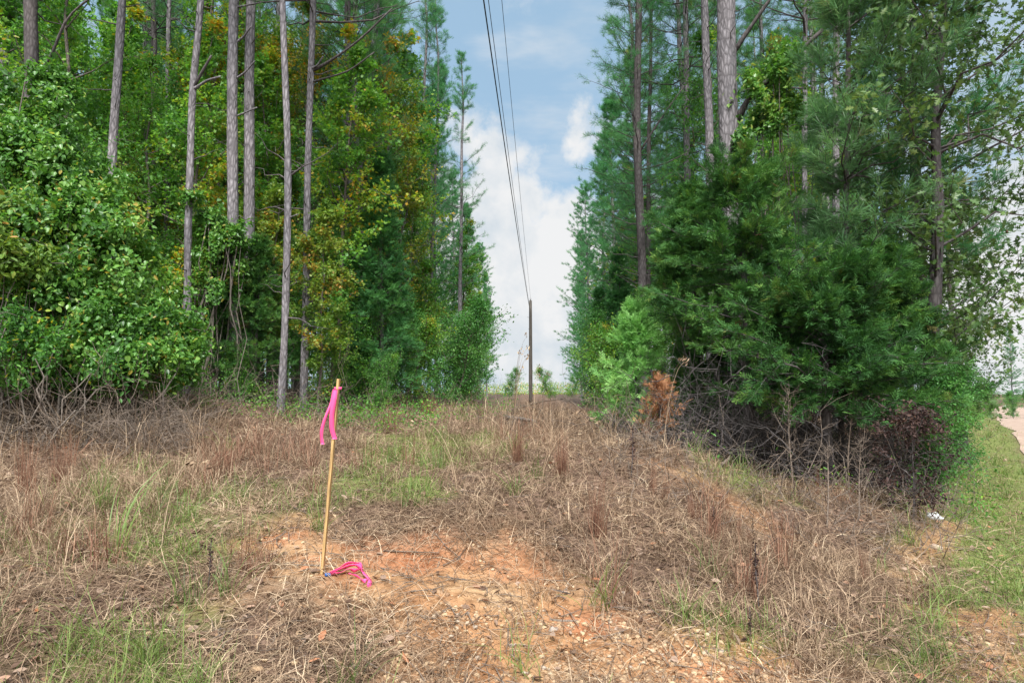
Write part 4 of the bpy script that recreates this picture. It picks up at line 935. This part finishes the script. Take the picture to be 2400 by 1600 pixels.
brush('dead_brush', 'pale dry sticks and bent stems in the grass before the right wood', [(1400,2150,6,9.5,.12,.7),(1100,1500,9,16,.15,.3)], 420, 453, M['twig'], (.3, .9), (.002, .005))

# low green weeds along the wood edges
mbv = MB(); RSW = np.random.default_rng(471)
for px0, px1, D0, D1, m in [(380,1000,10.6,13,150),(850,1180,13,26,90),(0,420,9.5,11,60),(1380,1560,11,20,60),(2060,2240,7.5,14,70),(1560,2100,7.8,8.8,12)]:
    D = RSW.uniform(D0, D1, m); x = (RSW.uniform(px0, px1, m) - CX) / F * D; g = H(x, D); hh = RSW.uniform(.12, .55, m)
    k = 34; C = np.stack([np.repeat(x, k) + RSW.normal(0, .13, m * k), np.repeat(D, k) + RSW.normal(0, .13, m * k), np.repeat(g, k) + np.repeat(hh, k) * RSW.random(m * k)], -1)
    scatter(mbv, LEAF, C, RSW.normal(size=(m * k, 3)), np.array([0, 0, 1.]) + RSW.normal(size=(m * k, 3)) * .6, RSW.uniform(.022, .06, m * k), np.clip(np.repeat(RSW.uniform(.1, .65, m), k) + RSW.normal(0, .12, m * k), 0, 1))
stuff('green_weeds', 'low leafy weeds along the feet of both woods', 'weeds', mbv, [M['gum']])
# far woods closing the view
def far_wood(name, label, n, box, seed, leaf, edge=None):
    rs = np.random.default_rng(seed); l = MB(); x0, x1, y0, y1, z1 = box
    x = rs.uniform(x0, x1, n); y = rs.uniform(y0, y1, n); z = rs.random(n) ** 1.2 * z1 * (.55 + .6 * fbm(x * .3, y * .3, 2)) 
    k = np.ones(n, bool) if edge is None else edge(x, y)
    x, y, z = x[k], y[k], z[k]; n = len(x); C = np.stack([x, y, z + 1], -1)
    scatter(l, LEAF, C, rs.normal(size=(n, 3)), np.array([0, -.4, .6]) + rs.normal(size=(n, 3)) * .6, rs.uniform(.16, .34, n), rs.random(n))
    return stuff(name, label, 'woods', l, [M[leaf]])
far_wood('far_woods', 'dense far woods seen between the trunks on the left', 60000, (-62, -8, 38, 62, 17), 461, 'gum', lambda x, y: x < -4.5 - (y - 38) * .02 - 3)
far_wood('far_woods', 'dense far woods seen between the trunks on the right', 30000, (5, 30, 36, 52, 12), 462, 'gum', lambda x, y: (x > 5.5) & (x < y * .55))
far_wood('far_woods', 'low far treeline along the horizon beyond the crest', 9000, (-14, 34, 120, 150, 2.3), 463, 'gum')
# distant trees beyond the crest and down the road
plant('distant_tree', 'small pale green tree beyond the crest left of the utility pole', 'tree', SHRUBS[0], 1168, 70, .85)
plant('distant_tree', 'small rounded tree beyond the crest right of the utility pole', 'tree', SHRUBS[1], 1265, 72, 1.15)
plant('distant_tree', 'faint far bush low on the crest right of the pole', 'tree', SHRUBS[1], 1310, 85, 1.1)
plant('distant_pine', 'thin far pine beyond the road crest at the right border', 'tree', EDGE_PINES[1], 2325, 58, .42)
plant('distant_pine', 'second far pine past the road crest, cut by the right border', 'tree', EDGE_PINES[2], 2372, 66, .5)
for px, D, s, lb in [(2275,46,.6,'green roadside bush at the end of the oak foliage'), (2325,52,.55,'low green bush over the road crest'), (2375,55,.6,'low bush over the road crest at the right border')]:
    plant('leafy_shrub', lb, 'shrub', SHRUBS[0], px, D, s)

# ------------------------------------------------------------------ utility pole and wires
PB = pt(1219, 960, 50); pz = gz(PB[0], 50)
PT = pt(1219, 690, 50)[2]
mbp = MB(); hgt = PT - pz
tubes(mbp, np.stack([np.zeros(9), np.zeros(9), np.linspace(-.5, hgt, 9)], -1), np.linspace(.15, .105, 9), 14, .5, cap=True)
mbi = MB(); zz = np.array([0, .05, .06, .12, .13, .2, .24]) + hgt
tubes(mbi, np.stack([zz * 0, zz * 0, zz], -1), np.array([.02, .02, .05, .06, .035, .045, .01]), 10, cap=True)
mbk = MB(); tubes(mbk, np.array([[-.1, -.02, 0], [-.2, -.02, .01], [-.24, -.02, .05]]) + np.array([0, 0, hgt - 1.25]), np.array([.015, .015, .025]), 8, cap=True)
tubes(mbk, np.array([[-.1, -.02, 0], [-.16, -.02, .0]]) + np.array([0, 0, hgt - 2.1]), np.array([.02, .02]), 8, cap=True)
thing('utility_pole', 'single dark wooden utility pole standing in the clearing', 'pole', (PB[0], 50, pz), [('post', mbp.mesh('pole_post', [M['pole']], False)), ('insulator', mbi.mesh('pole_insulator', [M['metal']], False)), ('bracket', mbk.mesh('pole_bracket', [M['metal']], False))])
def wire(label, a, b, c, r):
    """a at the pole, b where it leaves the picture overhead, c behind the camera"""
    a, b = np.array(a), np.array(b); s = np.linspace(0, 1, 40)[:, None]
    e = a + (b - a) * (a[1] + 12) / (a[1] - b[1])
    P = a + (e - a) * s
    tb = (a[1] - b[1]) / (a[1] + 12)
    sag = .55; P[:, 2] -= sag * 4 * (s * (1 - s))[:, 0]; P[:, 2] += sag * 4 * tb * (1 - tb) * s[:, 0] / tb
    m = MB(); tubes(m, P, np.full(40, r), 6, cap=True)
    tagged(link('power_line', m.mesh('power_line', [M['wire']], False)), label, 'wire', 'power lines overhead')
wire('thick lower power line running overhead to the bracket of the pole', pt(1217, 712, 50), pt(1110, -5, 11.5), None, .013)
wire('thin power line just right of the thick one', pt(1218, 716, 50.1), pt(1121, -5, 12.2), None, .007)
wire('thin right hand power line running to the pole top', pt(1219, 688, 50.05), pt(1152, -5, 13.5), None, .006)

# ------------------------------------------------------------------ stake, ribbons and small things
sb = ground_at(740, 1318); st_top = pt(778, 870, sb[1] + .02)
def ribbon_mesh(P, wv, mat, w=.028, n=16, th=.0012):
    """a strip along P (k,3) facing across wv (k,3), with thickness"""
    P = np.asarray(P, float); wv = np.asarray(wv, float); t = np.linspace(0, 1, len(P)); t2 = np.linspace(0, 1, n)
    Q = np.stack([np.interp(t2, t, P[:, c]) for c in range(3)], -1); W = norm(np.stack([np.interp(t2, t, wv[:, c]) for c in range(3)], -1))
    for _ in range(2): Q[1:-1] = (Q[:-2] + 2 * Q[1:-1] + Q[2:]) / 4
    T = norm(np.gradient(Q, axis=0)); Nn = norm(np.cross(T, W))
    V = np.stack([Q - W * w / 2 - Nn * th, Q + W * w / 2 - Nn * th, Q + W * w / 2 + Nn * th, Q - W * w / 2 + Nn * th], 1).reshape(-1, 3)
    i = np.arange(n - 1)[:, None] * 4; j = np.arange(4)[None]; j2 = (j + 1) % 4
    q = np.stack([i + j, i + j2, i + 4 + j2, i + 4 + j], -1).reshape(-1, 4)
    m = MB(); m.add(V, [q, np.array([[0, 1, 2, 3], [4 * n - 1, 4 * n - 2, 4 * n - 3, 4 * n - 4]])])
    return m
def stake_mesh():
    import bmesh
    bm = bmesh.new(); L = float(np.linalg.norm(st_top - sb)) + .12
    bmesh.ops.create_cube(bm, size=1); bmesh.ops.scale(bm, vec=(.040, .016, L), verts=bm.verts); bmesh.ops.translate(bm, vec=(0, 0, L / 2 - .12), verts=bm.verts)
    bmesh.ops.bevel(bm, geom=bm.edges[:], offset=.0012, segments=1, affect='EDGES')
    me = bpy.data.meshes.new('survey_stake'); bm.to_mesh(me); bm.free(); me.materials.append(M['lath']); return me
so = link('survey_stake', stake_mesh(), None, tuple(sb))
dv = st_top - sb
so.rotation_mode = 'QUATERNION'; so.rotation_quaternion = Vector(dv).to_track_quat('Z', 'Y') @ Matrix.Rotation(-.25, 4, 'Z').to_quaternion()
tagged(so, 'pale wooden survey stake leaning slightly right in the bare clay', 'stake')
kn = sb + dv * (1 - 22 / 448)
kn[1] -= .004
# ribbon tied near the top of the stake
rb = bpy.data.objects.new('marker_ribbon', None); COL.objects.link(rb); rb.location = tuple(kn)
tagged(rb, 'bright pink plastic ribbon tied round the top of the stake with two hanging tails', 'ribbon')
ang = np.linspace(0, 2 * math.pi, 13); band = np.stack([np.cos(ang) * .0245, np.sin(ang) * .0145, np.zeros(13)], -1)
mband = ribbon_mesh(np.concatenate([band, band[:1]])[:13], np.tile([[0.08, 0, 1]], (13, 1)), M['pink'], .017, 24, .001)
link('knot', mband.mesh('ribbon_knot', [M['pink']], False), rb)
def tail(pix, D0, wx, w, seed):
    P = np.array([pt(px, py, D0 + dy) - kn for px, py, dy in pix]); rs = np.random.default_rng(seed)
    wv = np.array(wx, float)
    return ribbon_mesh(P, wv, M['pink'], w, 22).mesh('ribbon_tail', [M['pink']], False)
D0 = kn[1] - .02
link('tail', tail([(770,893,0),(768,915,-.015),(762,950,-.02),(762,985,-.01),(769,1008,.0)], D0, [(1,.1,0),(1,.3,.05),(1,.5,0),(1,.3,-.1),(.8,.5,0)], .031, 1), rb)
link('tail', tail([(768,893,.012),(762,925,.0),(748,955,-.03),(739,985,-.03),(738,1003,-.02),(741,1020,-.015)], D0, [(1,.1,.1),(1,.5,.3),(1,.6,.4),(1,.2,.1),(1,-.3,0),(.9,.2,-.1)], .022, 2), rb)
# second ribbon bundle lying on the clay with a blue cap
c0 = ground_at(752, 1324); wk = bpy.data.objects.new('ground_marker', None); COL.objects.link(wk); wk.location = tuple(c0)
tagged(wk, 'pink ribbon streamers with a blue cap lying on the clay beside the stake', 'marker')
def lay(pix, lift, w, seed):
    rs = np.random.default_rng(seed); P = []
    for (px, py), lf in zip(pix, lift):
        g = ground_at(px, py); P.append(g + np.array([0, 0, lf + .012]) - c0)
    P = np.array(P); T = norm(np.gradient(P, axis=0)); wv = norm(np.cross(T, np.array([0, -.2, 1.])) + np.array([0, .5, .75]) + rs.normal(0, .3, P.shape))
    return ribbon_mesh(P, wv, M['pink'], w, 20).mesh('streamer', [M['pink']], False)
link('streamer', lay([(757,1324),(785,1318),(812,1313),(828,1318),(838,1330),(852,1342),(845,1356)], [.008,.025,.04,.035,.02,.012,.01], .034, 3), wk)
link('streamer', lay([(757,1325),(780,1326),(800,1319),(815,1322),(830,1316)], [.006,.016,.03,.02,.015], .032, 4), wk)
link('streamer', lay([(757,1323),(775,1320),(795,1311),(818,1310),(832,1313)], [.01,.025,.04,.04,.03], .03, 5), wk)
link('streamer', lay([(800,1322),(822,1332),(835,1345),(843,1340)], [.006,.012,.014,.012], .03, 6), wk)
mbc = MB(); a, b = ground_at(746, 1324) - c0, ground_at(759, 1325) - c0
tubes(mbc, np.array([a, a * .7 + b * .3, b]) + np.array([0, 0, .016]), np.array([.011, .013, .009]), 12, cap=True)
link('cap', mbc.mesh('marker_cap', [M['blue']], False), wk)

# white jug and grey rag by the verge
g = ground_at(2150, 1192); mj = MB(); zz = np.array([0, .01, .1, .2, .24, .27, .31]); rr = np.array([.06, .078, .08, .08, .06, .03, .03])
tubes(mj, np.stack([zz, zz * -.2, .075 - zz * .12], -1), rr * 1.0, 16, cap=True)
mh = MB(); tubes(mh, np.array([[.1,-.02,.14],[.13,-.03,.17],[.19,-.04,.16],[.22,-.045,.1]]), np.full(4, .012), 8)
jug = thing('plastic_jug', 'dirty white plastic jug lying at the edge of the grass verge', 'jug', tuple(g + np.array([-.1, 0, 0])), [('body', mj.mesh('jug_body', [M['white']], False)), ('handle', mh.mesh('jug_handle', [M['white']], False))], rz=-.35, sc=.5)
# larger stones
for k, (px, py, s, lb) in enumerate([(2150,1262,.1,'flat grey stone in the leaf litter by the verge'), (820,1432,.055,'round tan stone on the clay below the ribbons'), (1165,1462,.05,'pale stone on the lower right of the clay'), (1040,1472,.045,'grey flat stone on the clay near the bottom'), (590,1545,.07,'orange stone half hidden in the straw at the bottom'), (655,1240,.05,'tan clod on the clay left of the stake'), (345,1303,.06,'orange clay clod in the straw at the left'), (810,1450,.04,'small yellow stone among the clay pebbles'), (1270,1448,.05,'grey stone beside the fallen stick')]):
    p = ground_at(px, py); m = MB(); R2 = rock_template(np.random.default_rng(500 + k), 2); m.add(R2[0] * s, R2[1], .3 + .08 * k if 'grey' not in lb else .97)
    tagged(link('stone', m.mesh('stone', [M['stone']], False), None, (p[0], p[1], p[2] + s * .12)), lb, 'stone', 'stones on the bank')
# fallen sticks and logs
def stick(label, pix, r, mat, lift=0., name='fallen_stick', cat='stick'):
    P = np.array([ground_at(*p) for p in pix]); P[:, 2] += r * .8 + np.asarray(lift)
    t = np.linspace(0, 1, len(P)); t2 = np.linspace(0, 1, 10); Q = np.stack([np.interp(t2, t, P[:, c]) for c in range(3)], -1); b = Q[0].copy()
    m = MB(); tubes(m, Q - b, r * np.linspace(1, .6, 10) * (1 + .1 * RS.normal(size=10)), 7, .5, 0, True)
    tagged(link(name, m.mesh(name, [M[mat]], False), None, tuple(b)), label, cat, 'sticks lying on the bank')
stick('short thick stick lying on the stony clay right of centre', [(1262,1428),(1295,1430),(1328,1429)], .013, 'twig')
stick('long thin dark stick on the clay near the bottom centre', [(1080,1440),(1150,1442),(1215,1455)], .008, 'bark_dark')
stick('thin root-like stick lying along the lip of the clay hollow', [(880,1275),(950,1278),(1010,1280)], .006, 'twig', .03)
stick('dark stick on the clay at the foot of the straw slope', [(1260,1355),(1290,1360),(1330,1372)], .009, 'bark_dark')
stick('weathered log end showing in the tall grass of the clearing', [(1160,975),(1190,978),(1230,985)], .045, 'bark_oak', .1, 'fallen_log', 'log')
stick('pale fallen branch angled out of the dark brush under the low cedar', [(1660,1075),(1700,1055),(1740,1030),(1748,1010)], .022, 'twig', [.03,.12,.25,.4], 'fallen_branch', 'branch')
stick('arched dead branch across the crest of the clearing', [(1170,955),(1250,945),(1300,940),(1335,950)], .035, 'twig', [.1,.5,.55,.1], 'fallen_branch', 'branch')
# red sedge tufts, dock stalks and tall weeds that stand out
def tuft_mesh(seed, n, h, mat, lean=.12, w=.005):
    rs = np.random.default_rng(seed); m = MB(); x, y = rs.normal(0, .022, n), rs.normal(0, .022, n)
    blades(m, x, y, np.full(n, -.02), rs.uniform(0, 6.283, n), h * rs.uniform(.25, 1.1, n), 1.57 - np.abs(rs.normal(0, lean, n)), rs.uniform(0, .08, n), rs.normal(0, .1, n), np.full(n, w), rs.random(n))
    return m.mesh('sedge_tuft', [M[mat]])
TU = [tuft_mesh(601, 110, .34, 'straw_red', .17, .0032), tuft_mesh(602, 70, .32, 'straw_red', .08, .0032), tuft_mesh(603, 150, .42, 'straw_red', .24, .0034)]
spots = [(1370,1235,1.3,2,'large red sedge tuft on the slope left of the ditch'), (1500,1135,1.,1,'tall red sedge tuft near the ridge above the ditch'), (1528,1150,.9,1,'red sedge tuft right of the ridge top one'), (1590,1195,.8,0,'leaning red sedge tuft mid slope'), (1645,1240,1.0,1,'dark red sedge tuft beside the dead dock stalk cluster'), (1695,1230,.7,1,'small red sedge tuft in the middle of the right slope'), (1720,1250,.6,1,'smallest red sedge tuft in the middle of the right slope'),
         (1790,1290,.9,1,'red sedge tuft right of the dark stalk'), (1985,1340,.95,1,'isolated upright red sedge tuft near the lower right'), (2110,1190,1.,0,'red sedge tuft left of the white jug'), (1875,1140,.9,0,'red sedge tuft in front of the dark brush'), (1290,1090,1.2,2,'red sedge tuft in the tall straw of the mound'), (1190,1060,1.1,2,'broad red sedge tuft on top of the mound'),
         (60,1130,1.3,2,'red sedge tuft at the left border'), (130,1120,1.2,2,'second red sedge tuft from the left border'), (1660,1170,.8,1,'red sedge tuft at the edge of the ditch')]
for px, py, s, kd, lb in spots:
    p = ground_at(px, py); o = link('sedge_tuft', TU[kd], None, tuple(p)); o.scale = (s, s, s); o.rotation_euler = (random.uniform(-.06, .06), random.uniform(-.1, .1), random.uniform(0, 6)); tagged(o, lb, 'grass tuft', 'red sedge tufts on the bank')
def dock(seed, h, n=70):
    rs = np.random.default_rng(seed); w = MB(); l = MB(); Q = straight(h, (.02, 0), .004, rs, 8); tubes(w, Q, np.linspace(.006, .003, 8), 6)
    z = rs.uniform(h * .3, h, n); C = axis_at(Q, z) + rs.normal(0, .008, (n, 3)); scatter(l, LEAF, C, rs.normal(size=(n, 3)), rs.normal(size=(n, 3)), rs.uniform(.015, .04, n), rs.random(n))
    return [('stem', w.mesh('dock_stem', [M['bark_dark']], False)), ('seed_head', l.mesh('dock_head', [M['dead']]))]
DK = dock(611, .42)
for px, py, s, lb in [(1742,1395,.95,'tall dark dead dock stalk standing in the straw at the right'), (1640,1235,.6,'shorter dark dock stalk up the slope from the tall one'), (1725,1480,.5,'thin dark weed stalk near the bottom right'), (480,1350,.7,'dark weed stem in the straw left of the stake'), (1452,1095,1.1,'dark upright stem at the foot of the rust brown sapling')]:
    thing('dock_stalk', lb, 'weed', tuple(ground_at(px, py)), DK, 'dark dead weed stalks', random.uniform(0, 6), s)
def stems(label, pixb, pixt, n, seed, mat='straw', r=.003):
    """tall bent grass stems from a foot to nodding tips"""
    b = ground_at(*pixb); rs = np.random.default_rng(seed); m = MB(); t = np.linspace(0, 1, 7)
    for k in range(n):
        e = pt(pixt[0] + rs.normal(0, 14), pixt[1] + rs.normal(0, 20), b[1] + rs.normal(0, .1)) - b
        P = np.stack([e[0] * t ** 1.6, e[1] * t, e[2] * np.sin(t * 1.45) / math.sin(1.45)], -1); tubes(m, P, np.linspace(r, r * .4, 7), 4, rs.random())
        hd = P[-1] + rs.normal(0, .02, (6, 3)); scatter(m, LEAF, hd, np.tile(P[-1] - P[-2], (6, 1)) + rs.normal(0, .02, (6, 3)), rs.normal(size=(6, 3)), .04, rs.random(6))
    tagged(link('tall_grass', m.mesh('tall_grass', [M[mat]]), None, tuple(b)), label, 'grass', 'tall nodding grass stems')
stems('nodding tall grass stems in front of the utility pole', (1180,1000), (1205,820), 7, 621)
stems('two thin tall stems right of the utility pole', (1225,985), (1245,850), 3, 622)
stems('long pale stem arching left of the mound', (1050,1130), (960,960), 2, 623)
stems('pale straw stems leaning right on the mound', (1245,1110), (1345,960), 6, 624)
stems('tall dry stem rising from the straw left of the stake', (370,1270), (440,1050), 2, 625)
stems('thin tall stems in front of the bright sapling', (1520,1120), (1555,830), 2, 626, r=.002)
# broad green blades at the left
b = ground_at(280, 1260); m = MB(); n = 9
blades(m, RS.normal(0, .03, n), RS.normal(0, .03, n), np.zeros(n), U(1.2, 2.2, n), U(.4, .75, n), U(1.2, 1.5, n), U(.1, .45, n), RS.normal(0, .1, n), np.full(n, .012), U(.3, .6, n), seg=5)
tagged(link('broad_grass', m.mesh('broad_grass', [M['grass']]), None, tuple(b)), 'clump of broad green blades bending over in the left straw', 'grass')

# ------------------------------------------------------------------ sky, sun, camera
SUN_EL, SUN_AZ = math.radians(54), math.radians(181)     # azimuth measured from straight ahead towards the right
sd = np.array([math.sin(SUN_AZ) * math.cos(SUN_EL), math.cos(SUN_AZ) * math.cos(SUN_EL), math.sin(SUN_EL)])
sl = bpy.data.lights.new('sun', 'SUN'); sl.energy = 4.6; sl.angle = math.radians(9); sl.color = (1, .975, .94)
sobj = bpy.data.objects.new('sun', sl); COL.objects.link(sobj); sobj.rotation_euler = Vector(sd).to_track_quat('Z', 'Y').to_euler()
W = bpy.data.worlds.new('World'); SC.world = W; W.use_nodes = True; nt = W.node_tree; nt.nodes.clear(); L = nt.links.new
wo = nt.nodes.new('ShaderNodeOutputWorld'); bg = N(nt, 'Background', Strength=.1); L(bg.outputs[0], wo.inputs[0])
sky = N(nt, 'TexSky'); sky.sky_type = 'NISHITA'; sky.sun_disc = False; sky.sun_elevation = SUN_EL; sky.sun_rotation = SUN_AZ
tc = N(nt, 'TexCoord')
pale = N(nt, 'Mix', _data_type='RGBA'); pale.inputs[0].default_value = .8; L(sky.outputs[0], pale.inputs[6]); pale.inputs[7].default_value = (2.5, 3.75, 4.95, 1)
nz = N(nt, 'TexNoise', Scale=9., Detail=8., Roughness=.58); L(tc.outputs['Generated'], nz.inputs['Vector'])
nzc = N(nt, 'VectorMath', _operation='SUBTRACT'); L(nz.outputs['Color'], nzc.inputs[0]); nzc.inputs[1].default_value = (.5, .5, .5)
nzs = N(nt, 'VectorMath', _operation='SCALE'); L(nzc.outputs[0], nzs.inputs[0]); nzs.inputs['Scale'].default_value = .16
wv = N(nt, 'VectorMath', _operation='ADD'); L(tc.outputs['Generated'], wv.inputs[0]); L(nzs.outputs[0], wv.inputs[1])
def mth(op, a, b):
    n = N(nt, 'Math', _operation=op)
    for i, v in enumerate((a, b)):
        if isinstance(v, (int, float)): n.inputs[i].default_value = v
        else: L(v, n.inputs[i])
    return n.outputs[0]
dens = None
for px, py, r in [(1130,380,.075),(1180,350,.06),(1100,480,.10),(1190,480,.085),(1240,520,.07),(1300,560,.09),(1180,620,.11),(1280,660,.10),(1200,760,.12),(1330,620,.08),(1325,292,.04),(1355,320,.04),(1265,305,.022),(1070,330,.055),(1240,870,.12),(1290,370,.02),(2290,330,.05),(2330,420,.06),(2360,560,.05),(2300,500,.08),(2250,700,.15),(1480,720,.17),(950,600,.17)]:
    d = raydir(px, py); ds = N(nt, 'VectorMath', _operation='DISTANCE'); L(wv.outputs[0], ds.inputs[0]); ds.inputs[1].default_value = tuple(d)
    v = mth('MULTIPLY', mth('SUBTRACT', r, ds.outputs['Value']), 14.); dens = v if dens is None else mth('MAXIMUM', dens, v)
# general cloud cover elsewhere in the sky
big_ = N(nt, 'TexNoise', Scale=2.6, Detail=7., Roughness=.55); L(tc.outputs['Generated'], big_.inputs['Vector'])
sx = N(nt, 'SeparateXYZ'); L(tc.outputs['Generated'], sx.inputs[0])
away = mth('SUBTRACT', .72, sx.outputs['Y'])          # away from straight ahead
gen = mth('ADD', mth('MULTIPLY', mth('SUBTRACT', big_.outputs['Fac'], .5), 3.), mth('MULTIPLY', away, .8))
dens = mth('MAXIMUM', dens, gen)
brk = N(nt, 'TexNoise', Scale=20., Detail=8., Roughness=.62); L(tc.outputs['Generated'], brk.inputs['Vector'])
dens = mth('SUBTRACT', dens, mth('MULTIPLY', brk.outputs['Fac'], .9)); dens = mth('ADD', dens, .36)
mr = N(nt, 'MapRange', _interpolation_type='SMOOTHSTEP'); L(dens, mr.inputs[0]); mr.inputs[1].default_value = .0; mr.inputs[2].default_value = .55
# thin high veil
cir = N(nt, 'TexNoise', Scale=3.2, Detail=5., Roughness=.6); mpv = N(nt, 'Mapping'); mpv.inputs['Scale'].default_value = (1, 1, 3.5); L(tc.outputs['Generated'], mpv.inputs[0]); L(mpv.outputs[0], cir.inputs['Vector'])
cr = N(nt, 'MapRange', _interpolation_type='SMOOTHSTEP'); L(cir.outputs['Fac'], cr.inputs[0]); cr.inputs[1].default_value = .45; cr.inputs[2].default_value = .75; cr.inputs[4].default_value = .6
cov = mth('MAXIMUM', mr.outputs[0], cr.outputs[0])
shade = ramp(nt, nz.outputs['Fac'], [(.36, (4.1, 4.55, 4.95)), (.56, (5.5, 5.55, 5.6))])
mixs = N(nt, 'Mix', _data_type='RGBA'); L(cov, mixs.inputs[0]); L(pale.outputs[2], mixs.inputs[6]); L(shade.outputs[0], mixs.inputs[7])
# unseen sky round the sun, behind the camera, brightened as added ambient fill
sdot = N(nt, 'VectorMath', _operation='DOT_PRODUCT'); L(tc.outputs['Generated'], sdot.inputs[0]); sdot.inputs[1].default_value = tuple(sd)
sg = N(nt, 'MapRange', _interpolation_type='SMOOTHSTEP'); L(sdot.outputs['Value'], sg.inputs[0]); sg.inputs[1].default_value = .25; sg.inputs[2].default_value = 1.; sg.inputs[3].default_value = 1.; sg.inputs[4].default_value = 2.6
sky_fill = N(nt, 'VectorMath', _operation='SCALE'); L(mixs.outputs[2], sky_fill.inputs[0]); L(sg.outputs[0], sky_fill.inputs['Scale'])
L(sky_fill.outputs[0], bg.inputs['Color'])

cam = bpy.data.cameras.new('camera'); cam.lens = 24; cam.sensor_width = 36; cam.clip_end = 2000; cam.clip_start = .05
co = bpy.data.objects.new('camera', cam); COL.objects.link(co); co.location = (0, 0, EYE); co.rotation_euler = (math.pi / 2 + PITCH, 0, 0); SC.camera = co
SC.view_settings.view_transform = 'Standard'; SC.view_settings.look = 'None'; SC.view_settings.exposure = .68; SC.view_settings.gamma = 1
SC.render.engine = 'CYCLES'
SC.cycles.max_bounces = 6; SC.cycles.diffuse_bounces = 4; SC.cycles.glossy_bounces = 2; SC.cycles.transmission_bounces = 4; SC.cycles.use_denoising = True
